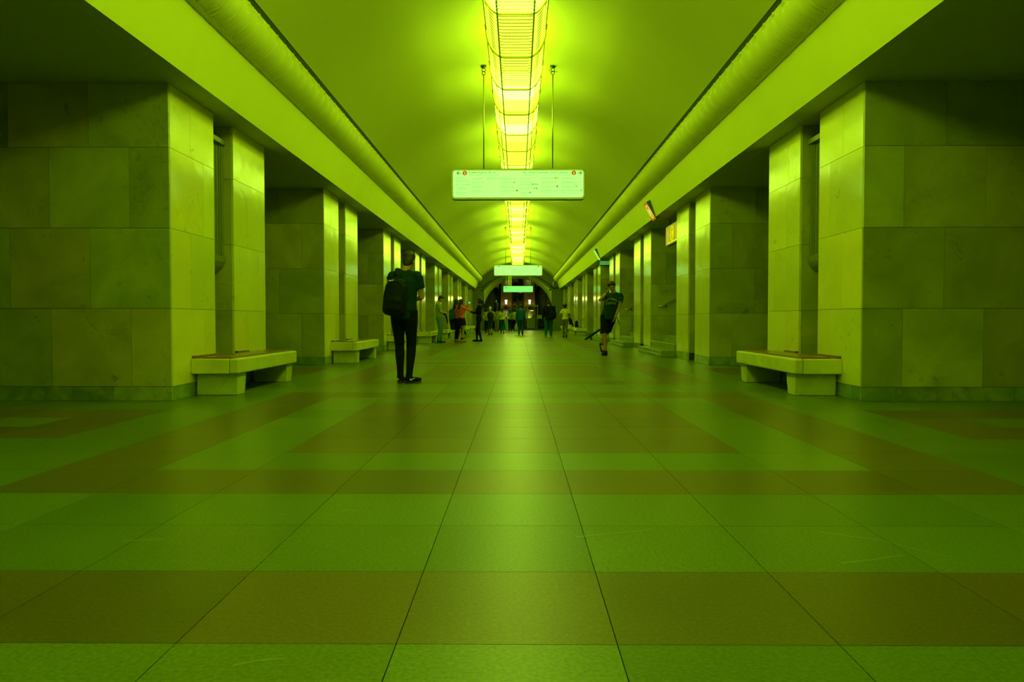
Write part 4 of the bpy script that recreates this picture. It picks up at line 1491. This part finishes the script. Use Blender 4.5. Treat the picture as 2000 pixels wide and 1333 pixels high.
        if hairstyle in ('long', 'bob', 'pony'):
            for sx in (-1, 1):
                mb.tube([HP(sx * .055, .0, .09), HP(sx * .078, -.01, .02), HP(sx * .074, -.03, -.09)], [(.03, .03), (.028, .05), (.022, .04)], 8)
            mb.ball(HP(0, .035, .098), (.066, .050, .032), 12, 8, hr)
        if hairstyle == 'long':
            mb.tube([HP(0, -.06, .03), nck + Vector((0, -.085, -.02)), nck + Vector((0, -.11, -.17))], [(.085, .05), (.090, .040), (.070, .025)], 12)
        if hairstyle == 'bob':
            mb.tube([HP(0, -.06, .03), nck + Vector((0, -.07, .02)), nck + Vector((0, -.085, -.07))], [(.085, .05), (.088, .040), (.080, .025)], 12)
        if hairstyle == 'pony':
            mb.tube([HP(0, -.08, .07), HP(0, -.15, .03), nck + Vector((0, -.15, -.02)), nck + Vector((0, -.13, -.16))], [.030, .046, .050, .022], 10)
        if hairstyle == 'bun':
            mb.ball(HP(0, -.10, .11), .042, 10, 8)
        if hairstyle == 'puff':
            mb.ball(HP(0, -.03, .06), (.12, .12, .11), 14, 10, hr)
        fused(mb, 'hair', hair, root, .009 if detail else voxel, 1)
    if detail:
        for sx in (-1, 1):
            MB().ball(HP(sx * .031, .083, .012), (.013, .009, .006), 8, 6, hr).build('eye', EYE, root, smooth=True)
            MB().tube([HP(sx * .016, .094, .036), HP(sx * .046, .084, .038)], .004, 5).build('eyebrow', hair or EYE, root, smooth=True)
        MB().tube([HP(-.022, .090, -.060), HP(0, .096, -.064), HP(.022, .090, -.060)], [.003, .0055, .003], 6).build('mouth', LIP, root, smooth=True)
    root['_'] = 0
    return dict(root=root, S=S, arm=armp, leg=legp, head=headc, shd=shd, chs=chs, pel=pel, nck=nck, hr=hr, W=lambda p: Matrix.Translation(loc) @ Matrix.Rotation(R(face), 4, 'Z') @ (Vector(p) * S))


def PXY(px, y):       # X of image column px at depth y
    return (px - 1012) / 1500 * y + .03


def phone(P, local, label, size=(.075, .012, .15), tilt=(0, 0, 0), screen=None, face=0):
    w = P['W'](local)
    t = empty('phone', w, R(face), label=label, cat='phone')
    t.rotation_euler = (R(tilt[0]), R(tilt[1]), R(face + tilt[2]))
    me = MB().box(-size[0] / 2, size[0] / 2, -size[1] / 2, size[1] / 2, -size[2] / 2, size[2] / 2).mesh('phone_body'); bevel(me, .003, 2)
    link('phone_body', me, M_BLACK, t)
    if screen:
        MB().box(-size[0] / 2 + .005, size[0] / 2 - .005, -size[1] / 2 - .001, -size[1] / 2 + .001, -size[2] / 2 + .008, size[2] / 2 - .008).build('screen', screen, t)
    return t


def backpack(P, face, label, m, center, size, strap=True, trim=None, tilt=0.0, voxel=.014, straps=(-.12, .12)):
    """worn on the back: center in the wearer's frame, size = width, depth, height"""
    w = P['W'](center)
    t = empty('backpack', w, R(face), label=label, cat='bag')
    t.scale = (P['S'],) * 3
    t.rotation_euler = (0, R(tilt), R(face))
    a, d, h = size[0] / 2, size[1] / 2, size[2] / 2
    mb = MB()
    mb.tube([(0, 0, -h), (0, -.01, -h * .85), (0, -.015, 0), (0, -.005, h * .55), (0, .01, h * .85), (0, .02, h)],
            [(a * .80, d * .7), (a, d), (a * 1.0, d * 1.08), (a * .95, d * .95), (a * .75, d * .75), (a * .4, d * .45)], 16)
    fused(mb, 'bag_body', m, t, voxel, 3)
    mb = MB()
    mb.tube([(0, -d * 1.0, -h * .75), (0, -d * 1.05, -h * .2), (0, -d * .95, h * .05)], [(a * .72, d * .45), (a * .76, d * .5), (a * .60, d * .3)], 14)
    fused(mb, 'front_pocket', m, t, voxel, 3)
    mb = MB(); mb.tube([(-.03, .02, h - .01), (-.03, .02, h + .05), (.03, .02, h + .05), (.03, .02, h - .01)], .009, 6); mb.build('grab_handle', m, t, smooth=True)
    # zip line over the top
    z = [(a * .80 * math.cos(x), -d * .75 - .01, h * .25 + h * .62 * math.sin(x)) for x in [PI * i / 12 for i in range(13)]]
    mb = MB(); mb.tube(z, .006, 5, xdir=(0, 1, 0)); mb.build('zip', trim or M_METAL_D, t, smooth=True)
    if strap:
        for sx in straps:
            sh_ = P['shd'] - Vector(center)
            mb = MB()
            mb.tube([(sx * .6, d * .5, h * .75), (sx * 1.0, sh_.y - .02, sh_.z + .085), (sx * 1.1, sh_.y + .085, sh_.z + .02), (sx * 1.15, sh_.y + .125, sh_.z - .15), (sx * 1.5, sh_.y + .08, sh_.z - .30), (sx * 1.3, d * .6, -h * .6)],
                    [(.022, .007)] * 6, 8)
            mb.build('strap', m, t, smooth=True)
    return t


HAIR_D = mat('hair_dark', (.010, .008, .003), rough=.6, noise=.4, scale=40)
HAIR_B = mat('hair_brown', (.032, .024, .004), rough=.6, noise=.4, scale=40)
HAIR_Y = mat('hair_blond', (.75, .68, .10), rough=.6, noise=.2, scale=40)
C_TEE = cloth('teal_green', (.008, .034, .08))
C_BLACK = cloth('black', (.006, .008, .005))
C_PACK = cloth('pack_black', (.006, .012, .010), .7)
C_NAVY = cloth('dark_green', (.012, .042, .05))
C_PALE = cloth('pale', (.26, .36, .05))
C_JEANS = cloth('jeans_light', (.10, .24, .35))
C_ORANGE = cloth('orange', (.85, .14, .01))
C_TEALBAG = cloth('teal_bag', (.01, .11, .35))
C_SHIRTTEAL = cloth('teal_shirt', (.01, .10, .5))
C_WHITE = cloth('white', (.46, .56, .06))
C_CREAM = cloth('cream', (.75, .72, .10))
C_TAN = cloth('tan', (.17, .16, .02))
C_JEANS_D = cloth('jeans_dark', (.01, .07, .18))
C_GREY = cloth('grey', (.15, .22, .04))
C_SHOE_O = cloth('coral_shoe', (.75, .22, .03))
C_YEL = cloth('yellow', (.34, .26, .02))
C_SLEEVE = cloth('green_sleeve', (.006, .085, .12))

# -- 1: man with a backpack, seen from behind, looking down at his phone
y = 10.45
P = person('man seen from behind with black backpack, dark green tee and black jeans, looking down', (PXY(789, y), y, 0), -4, H=1.80, lean=(.01, .01), hip=(.0, 0),
           bow=24, turn=-6, roll=.07, ankles=[(-.055, .02, .085), (.075, -.05, .085)], toes=[0, 42], knees=((-.1, 1, 0), (.15, 1, 0)),
           hands=[(-.02, .30, 1.10), (.13, .27, 1.12)], poles=((-.5, -.5, -1), (.42, -.5, -1)), top=C_TEE, hem=.96, bottom=C_BLACK, legs='slim',
           shoes=C_BLACK, hair=HAIR_B, voxel=.008, detail=True, build=1.0, curl=(1.0, 1.0))
phone(P, (.06, .40, 1.12), 'small phone held in front of the man with the backpack', tilt=(-50, 0, 0), screen=M_SCREEN_Y, face=-4)
bp_ = backpack(P, -4, 'large black backpack slung over the left shoulder of the nearest man', C_PACK, (-.062, -.215, 1.135), (.315, .20, .47), trim=cloth('pack_trim', (.03, .055, .02)),
               tilt=6, voxel=.009, strap=False)
MB().tube(smooth_path([(.0, .02, .19), (-.02, .05, .27), (-.045, .13, .350), (-.05, .21, .372), (-.05, .29, .31), (-.06, .33, .12)], 4), [(.030, .008)] * 21, 8).build('shoulder_strap', C_PACK, bp_, smooth=True)
tg = MB(); tg.prism([(-.10, .195), (-.085, .205), (-.045, .21), (-.02, .222), (-.03, .20), (-.07, .19)], 'y', -.098, -.088)
tg.build('pale_tag', M_FRAME, bp_)
# swooshes on the shoes
for i, (a_, tz) in enumerate(zip(P['leg'], (0, 42))):
    an = Vector(a_[2])
    sw_ = MB()
    q = [(0, .0), (.012, -.014), (.035, -.010), (.10, .026), (.040, .006), (.012, .016)]
    yaw = -tz
    o = empty('mark', (0, 0, 0)); bpy.data.objects.remove(o)
    mb = MB(); mb.prism([(y_, z_) for y_, z_ in q], 'x', -.002, .002)
    oo = mb.build('shoe_mark', M_FRAME, P['root'])
    d_ = Vector((math.sin(R(tz)), math.cos(R(tz)), 0)); sd = Vector((math.cos(R(tz)), -math.sin(R(tz)), 0))
    oo.rotation_euler = (0, 0, R(-tz))
    oo.location = an + d_ * (-.03) + sd * (.052 if i == 1 else -.0) + Vector((0, 0, -.035)) - (Vector((0, .0, 0)) if i else d_ * .055)
    if i == 0: oo.rotation_euler = (0, 0, R(70))

# -- 2: laughing man in shorts walking with crossed legs
y = 18.6
P = person('laughing man in dark printed tee and black shorts, hand raised to his mouth', (PXY(1185, y), y, 0), 163, H=1.78, lean=(-.12, .0), hip=(-.04, 0),
           bow=10, turn=12, roll=.11, ankles=[(.20, -.42, .24), (.02, .06, .085)], toes=[-35, 12], foot_pitch=(58, 0), knees=((.2, 1, 0), (0, 1, 0)),
           hands=[(-.21, .10, .90), (-.045, .20, 1.485)], poles=((-1, -.6, 0), (1.0, .3, -1.0)), top=C_NAVY, hem=.86, bottom=C_BLACK, legs='bermuda',
           shoes=C_BLACK, hair=HAIR_B, hairstyle='mop', voxel=.010, detail=True, finger=[(.2, .3, -1), (-.30, -.1, 1)], curl=(.7, .9))
rt = P['root']
ch = P['chs']
def tee_text(s_, z0, size, arc, x0, w_, m_):
    n = len(s_)
    for i, c_ in enumerate(s_):
        if c_ == ' ': continue
        f = (i - (n - 1) / 2) / ((n - 1) / 2)
        x = -x0 - f * w_ / 2
        o = text(c_, m_, rt, ch.x + x + .0, z0 - arc * f * f, size, y=.158 - .045 * f * f + .0, align='CENTER', rot=(PI / 2, 0, PI + f * .5), name='print_letter', bold=.002)
M_PRINT = cloth('print', (.32, .38, .05))
tee_text('MAYTHORN', 1.315, .075, .045, .01, .25, M_PRINT)
tee_text('KAPPA', 1.205, .100, .0, .0, .20, M_PRINT)
phone(P, (-.05, .20, 1.545), 'small dark phone held at the laughing man\'s mouth', size=(.05, .012, .10), tilt=(10, 20, 0), face=163)
wb = MB(); w_ = P['arm'][1][2]; e_ = P['arm'][1][1]; dd = (w_ - e_).normalized()
wb.tube([w_ - dd * .035, w_ - dd * .012], .033, 10); wb.build('wrist_watch', M_BLACK, rt)
for i, hh in ((0, 0), (1, 1)):
    s_, e_, w_ = P['arm'][i]
    MB().tube([lerp(s_, e_, .50), lerp(s_, e_, .56)], .068, 12).build('sleeve_band', M_PRINT, rt, smooth=True)
    MB().tube([lerp(s_, e_, .10), lerp(s_, e_, .30), lerp(s_, e_, .585)], [.066, .067, .0665], 12).build('sleeve', C_SLEEVE, rt, smooth=True)
mb = MB(); wv = P['arm'][0][2]
mb.tube([wv + Vector((-.03, -.03, .02)), wv + Vector((-.07, -.06, -.08)), wv + Vector((-.12, -.05, -.20))], [(.006, .012), (.010, .03), (.004, .012)], 8)
mb.build('hanging_strap', M_BLACK, rt, smooth=True)

# -- 3: man in pale tee at the left benches
y = 28.6
P = person('man in pale tee and light green jeans standing sideways, reading his phone', (PXY(857, y), y, 0), -84, H=1.78, lean=(0, -.02), bow=32,
           ankles=[(-.09, .06, .085), (.09, -.03, .085)], hands=[(-.08, .27, 1.10), (.10, .29, 1.08)], poles=((-.3, -1, -.6), (.3, -1, -.6)), top=C_PALE, hem=.86,
           bottom=C_JEANS, shoes=C_JEANS_D, hair=HAIR_D, curl=(.9, .9))
phone(P, (.02, .40, 1.12), 'black phone in the hands of the man in pale tee', size=(.12, .012, .20), tilt=(65, 0, 0), face=-84)
t = empty('jacket', P['W']((.08, .22, .95)), R(-84), label='dark jacket hanging over the arm of the man in pale tee', cat='jacket')
mb = MB(); mb.tube([(0, -.07, .09), (0, .0, .11), (0, .05, .02), (0, .09, -.12), (0, .11, -.24)], [(.05, .03), (.07, .04), (.08, .035), (.07, .03), (.04, .025)], 10)
fused(mb, 'jacket_body', C_BLACK, t, .012)

# -- 4, 5: woman in orange taking a photo, woman with a teal backpack behind her
y = 29.6
P = person('woman in orange blouse and black skirt holding a phone up to her face', (PXY(902, y), y, 0), -62, H=1.66, female=True, lean=(0, -.03), bow=6,
           ankles=[(-.10, .05, .085), (.10, -.06, .085)], hands=[(-.05, .26, 1.48), (.09, .27, 1.46)], poles=((-.9, .5, -1), (.9, .4, -1)), finger=[(.1, .2, 1), (-.1, .2, 1)],
           top=C_ORANGE, sleeve='long', hem=.99, bottom=None, skirt=C_BLACK, shoes=C_SHOE_O, socks=C_BLACK, hair=HAIR_D, hairstyle='long', curl=(.9, .9))
phone(P, (.03, .33, 1.60), 'phone with pale turquoise screen raised by the woman in orange', size=(.17, .012, .085), tilt=(0, 0, 8), screen=M_SCREEN, face=-62)
y = 30.2
P = person('woman with teal backpack and dark trousers standing behind the woman in orange', (PXY(891, y), y, 0), -50, H=1.67, female=True, bow=8,
           ankles=[(-.09, .03, .085), (.09, -.02, .085)], hands=[(-.2, .15, .9), (.2, .2, 1.0)], top=C_ORANGE, sleeve='short', hem=.98, bottom=C_BLACK, legs='long',
           shoes=C_SHOE_O, hair=HAIR_D, hairstyle='long')
backpack(P, -50, 'teal green backpack worn by the woman behind the woman in orange', C_TEALBAG, (-.02, -.19, 1.13), (.30, .17, .42))
# -- 6: seated person on the bench behind them
y = 35.6
P = person('seated person in dark trousers, only crossed legs showing behind the two women', (PXY(885, y) - .0, y, 0), -80, H=1.70, hip_drop=.43, lean=(0, -.10),
           ankles=[(-.10, .46, .085), (.06, .60, .20)], foot_pitch=(0, 15), hands=[(-.12, .30, .62), (.12, .32, .62)], top=C_BLACK, sleeve='long', bottom=C_BLACK,
           shoes=C_PALE, hair=HAIR_D, knees=((0, .5, 1), (0, .5, 1)))
# -- 7: woman in black facing left
y = 30.2
P = person('woman dressed in black with dark ponytail, facing left and holding her hands up', (PXY(935.5, y), y, 0), 78, H=1.70, female=True, lean=(0, -.02), slim=.012,
           ankles=[(-.08, -.11, .085), (.08, .11, .085)], hands=[(-.08, .33, 1.22), (.09, .31, 1.16)], poles=((-.5, -1, -.6), (.5, -1, -.6)), top=C_BLACK, sleeve='long', hem=.90,
           bottom=C_BLACK, legs='slim', shoes=C_BLACK, hair=HAIR_D, hairstyle='pony', detail=True, curl=(1, 1))
MB().tube([P['chs'] + Vector((-.03, .13, .17)), P['chs'] + Vector((0, .14, .05)), P['chs'] + Vector((.04, .14, .17))], .007, 6).build('pale_drawstring', C_PALE, P['root'], smooth=True)
# -- 8: blond person with backpack
y = 43.0
P = person('blond person with pale head scarf, dark backpack and teal shorts, walking away', (PXY(957.5, y), y, 0), 6, H=1.60, female=True, top=C_YEL, hem=.96, bottom=C_JEANS_D, legs='crop',
           ankles=[(-.05, .12, .085), (.06, -.22, .13)], foot_pitch=(0, 35), hands=[(-.22, .08, 1.0), (.24, .02, .98)], shoes=C_BLACK, hair=HAIR_Y, hairstyle='bun', voxel=.018)
backpack(P, 6, 'round dark backpack worn by the blond person', C_PACK, (0, -.20, 1.20), (.34, .20, .44), voxel=.018)
# -- 9: woman in light tee with a crossbody strap
y = 47.0
P = person('woman in light yellow-green tee with long brown hair and crossbody strap', (PXY(980.5, y), y, 0), 4, H=1.62, female=True, top=C_WHITE, hem=.93, bottom=C_JEANS_D, legs='long',
           ankles=[(-.04, .10, .085), (.09, -.20, .14)], foot_pitch=(0, 38), hands=[(-.26, .05, .80), (.25, .05, .80)], shoes=C_PALE, hair=HAIR_B, hairstyle='bob', voxel=.018)
MB().tube([P['shd'] + Vector((.10, -.09, .05)), P['chs'] + Vector((0, -.145, 0)), P['pel'] + Vector((-.15, -.13, .05))], .010, 5).build('bag_strap', C_BLACK, P['root'])
# -- 10: woman in grey top
y = 56.0
P = person('woman in short grey top and black trousers with arm raised, before the arch', (PXY(996, y), y, 0), 5, H=1.62, female=True, top=C_GREY, hem=1.06, bottom=C_BLACK, legs='slim',
           ankles=[(-.06, .05, .085), (.08, -.12, .085)], hands=[(-.22, .08, .9), (.42, .1, 1.15)], poles=((-1, -.5, 0), (.2, -1, -.4)), shoes=C_BLACK, hair=HAIR_D, hairstyle='bob', voxel=.02)
# -- 11: man in teal shirt
y = 43.5
P = person('tall man in teal shirt and dark jeans walking away towards the arch', (PXY(1017, y), y, 0), 2, H=1.74, top=C_SHIRTTEAL, sleeve='long', hem=.84, bottom=C_JEANS_D,
           ankles=[(-.09, .05, .085), (.10, -.04, .085)], hands=[(-.28, .05, .80), (.28, .05, .80)], shoes=C_BLACK, hair=HAIR_B, build=1.06, voxel=.018)
# -- 12: person in black jacket right of the booth
y = 37.0
P = person('tall person in loose black jacket and teal jeans, at the right arch edge', (PXY(1071.5, y), y, 0), -4, H=1.80, top=C_BLACK, sleeve='long', hem=.80, bottom=cloth('jeans_teal', (.01, .12, .3)),
           ankles=[(-.13, -.08, .085), (.11, .10, .085)], hands=[(-.24, .12, .90), (.30, .05, .90)], shoes=C_PALE, hair=HAIR_D, hairstyle='short', build=1.16, voxel=.016, bow=12)
backpack(P, -4, 'slack black bag on the back of the tall person in black jacket', C_BLACK, (.16, -.20, 1.05), (.26, .14, .40), voxel=.018)
MB().tube([(-.0 + P['head'].x - .08, P['head'].y, P['head'].z - .035), (P['head'].x, P['head'].y - .09, P['head'].z - .05), (P['head'].x + .08, P['head'].y, P['head'].z - .035)], .010, 5).build('head_band', C_YEL, P['root'])
# -- 13: woman in cream top
y = 37.2
P = person('woman in cream top and tan trousers with full black hair, walking away', (PXY(1103.5, y), y, 0), -3, H=1.62, female=True, top=C_CREAM, hem=.99, bottom=C_TAN,
           ankles=[(-.06, .08, .085), (.07, -.14, .10)], foot_pitch=(0, 20), hands=[(-.24, .12, 1.0), (.26, .10, .96)], shoes=C_BLACK, hair=HAIR_D, hairstyle='puff', voxel=.016)
w = P['W']((.27, .02, .90))
t = empty('handbag', w, 0, label='dark shoulder bag hanging at the side of the woman in cream top', cat='bag')
mb = MB(); mb.tube([(0, 0, -.16), (0, 0, -.05), (0, 0, .08)], [(.05, .10), (.07, .13), (.04, .09)], 10); fused(mb, 'bag_body', C_BLACK, t, .016)
MB().tube([(0, 0, .08), (-.06, 0, .30), (-.13, 0, .50)], .008, 5).build('strap', C_BLACK, t)
# -- 14: seated person on the right bench
y = 48.0
P = person('seated person in pale trousers on a far right bench, beyond the woman in cream top', (3.38, y, 0), 92, H=1.66, hip_drop=.43, lean=(0, .14), bow=20,
           ankles=[(-.09, .40, .085), (.09, .44, .085)], hands=[(-.10, .34, .66), (.12, .34, .66)], top=C_BLACK, sleeve='short', bottom=C_WHITE, legs='long', shoes=C_BLACK, hair=HAIR_D,
           hairstyle='short', knees=((0, .5, 1), (0, .5, 1)), voxel=.016)
t = empty('handbag', (3.28, 42.8, .437 + .19), 0, label='black bag standing alone on the far end of a right bench', cat='bag')
mb = MB(); mb.tube([(0, 0, -.19), (0, 0, -.05), (0, 0, .12), (0, 0, .20)], [(.10, .09), (.11, .10), (.08, .07), (.03, .03)], 10); fused(mb, 'bag_body', C_BLACK, t, .016)

# -- people farther off, around and on the escalators
far_people = [
    ('person in orange-brown top behind the blond person with backpack', 951.5, 50.0, 10, 1.60, C_YEL, C_BLACK, HAIR_D, 'short', 'short'),
    ('person in long dark coat left of the woman in light tee', 970.0, 55.0, 0, 1.68, C_TAN, C_TAN, HAIR_D, 'long', 'short'),
    ('person in pale green top between the dark coat and the brown divider', 973.5, 66.0, 170, 1.72, C_GREY, C_JEANS_D, HAIR_D, 'short', 'short'),
    ('person in pale shirt behind the tall man in teal shirt', 1006.5, 60.5, 8, 1.72, C_PALE, C_BLACK, HAIR_D, 'short', 'short'),
    ('small child in bright green trousers between two walking women', 989.5, 58.5, 4, 1.15, C_YEL, cloth('bright_green', (.08, .62, .10)), HAIR_B, 'short', 'bob'),
    ('person walking away at the left edge of the left escalator', 963.5, 73.5, 5, 1.74, C_BLACK, C_BLACK, HAIR_D, 'long', 'short'),
    ('person in dark clothes at the foot of the middle escalator', 1002.5, 73.0, 5, 1.70, C_BLACK, C_BLACK, HAIR_D, 'long', 'short'),
]
for lb, px, y, fc, H_, tp, bt, hr_, sl, hs in far_people:
    female = 'woman' in lb
    person(lb, (PXY(px, y), y, 0), fc, H=H_, top=tp, sleeve=sl, hem=.90, bottom=bt, ankles=[(-.08, .08, .085), (.08, -.12, .085)], shoes=C_BLACK, hair=hr_, hairstyle=hs, voxel=.022)
esc_people = [
    ('person in cream coat riding high on the middle escalator', .25, 13, 1.72, C_CREAM, C_BLACK, 0, 'long'),
    ('person in black riding the middle escalator left of the cream coat', -.28, 12, 1.75, C_BLACK, C_BLACK, 0, 'long'),
    ('person in patterned pale top highest on the middle escalator', -.25, 19, 1.70, C_GREY, C_BLACK, 180, 'short'),
    ('person in yellow top near the foot of the middle escalator', -.28, 4, 1.68, C_YEL, C_BLACK, 0, 'short'),
]
for lb, dx, k, H_, tp, bt, fc, sl in esc_people:
    person(lb, (dx, YE + .35 * k + .20, .202 * k + .204), fc, H=H_, top=tp, sleeve=sl, bottom=bt, shoes=C_BLACK, hair=HAIR_D, ankles=[(-.08, .0, .085), (.08, .0, .085)], voxel=.022)
for lb, dx, k, H_, tp, fc in (('person in pale top riding high on the left escalator', .1, 16, 1.72, C_PALE, 180), ('person in dark teal top low on the left escalator', .15, 5, 1.70, C_SHIRTTEAL, 180),
                              ('person in pale shirt riding high on the right escalator', -.2, 17, 1.70, C_PALE, 180)):
    person(lb, (-2.4 + dx if 'left' in lb else 2.4 + dx, YE + .35 * k + .20, .202 * k + .204), fc, H=H_, top=tp, bottom=C_BLACK, shoes=C_BLACK, hair=HAIR_D, ankles=[(-.08, .0, .085), (.08, .0, .085)], voxel=.022)
P = person('seated booth attendant in dark clothes behind the glass', (1.50, 75.1, .12), 180, H=1.6, hip_drop=.43, top=C_BLACK, sleeve='long', bottom=C_BLACK, shoes=C_BLACK, hair=HAIR_D,
           ankles=[(-.09, .22, .085), (.09, .22, .085)], hands=[(-.12, .25, .72), (.12, .25, .72)], knees=((0, .5, 1), (0, .5, 1)), voxel=.022)

# pale shopping bag of the tall man
t = empty('shopping_bag', (PXY(1008, 43.5), 43.5, .38), 0, label='pale plastic shopping bag carried left of the tall man in teal shirt', cat='bag')
mb = MB(); mb.tube([(0, 0, -.18), (.01, 0, -.08), (0, 0, .10), (.02, 0, .26), (.05, 0, .42)], [(.06, .05), (.11, .07), (.09, .06), (.03, .02), (.012, .01)], 10); fused(mb, 'bag_body', C_PALE, t, .016)

# long furled umbrella leaning at the far stairs
t = empty('umbrella', (2.83, 32.4, 0), R(0), label='long dark furled umbrella propped low behind the laughing man', cat='umbrella')
a0 = Vector((0, 0, .01)); a1 = Vector((.46, .1, .31)); d_ = (a1 - a0)
mb = MB(); mb.tube([a0, a0 + d_ * .06, a0 + d_ * .25, a0 + d_ * .8, a1 + d_ * .1, a1 + d_ * .45], [.012, .032, .046, .052, .052, .045], 10)
mb.build('canopy', cloth('umbrella', (.008, .025, .010)), t, smooth=True)
mb = MB(); mb.tube([a1 + d_ * .4, a1 + d_ * .75, a1 + d_ * .8 + Vector((0, 0, .04)), a1 + d_ * .72 + Vector((0, 0, .07))], .014, 8)
mb.build('handle', M_BLACK, t, smooth=True)
mb = MB(); mb.tube([a0 + d_ * .62 + Vector((0, 0, -.03)), a0 + d_ * .62 + Vector((0, 0, -.185))], [.03, .04], 8); mb.build('prop_strap', M_BLACK, t)

# ---- bake the fused surfaces and fit the lettering
bpy.context.view_layer.update()
DG = bpy.context.evaluated_depsgraph_get()
for o in REMESH:
    ev = o.evaluated_get(DG)
    me = bpy.data.meshes.new_from_object(ev, depsgraph=DG)
    me.polygons.foreach_set('use_smooth', [True] * len(me.polygons))
    old = o.data
    o.modifiers.clear()
    o.data = me
for o, w in TEXTS:
    ds = o.dimensions.x
    if ds > 1e-5: o.scale = (w / ds * .01, .01, .01)
bpy.context.view_layer.update()
DG = bpy.context.evaluated_depsgraph_get()
for o in [o for o in bpy.data.objects if o.type == 'FONT']:
    me = bpy.data.meshes.new_from_object(o.evaluated_get(DG), depsgraph=DG)
    nm = o.name
    o.name = 'old'
    n_ = bpy.data.objects.new(nm, me); COL.objects.link(n_)
    n_.parent = o.parent
    n_.matrix_parent_inverse = o.matrix_parent_inverse.copy()
    n_.matrix_basis = o.matrix_basis.copy()
    bpy.data.objects.remove(o)
for o in bpy.data.objects:
    if '_' in o: del o['_']
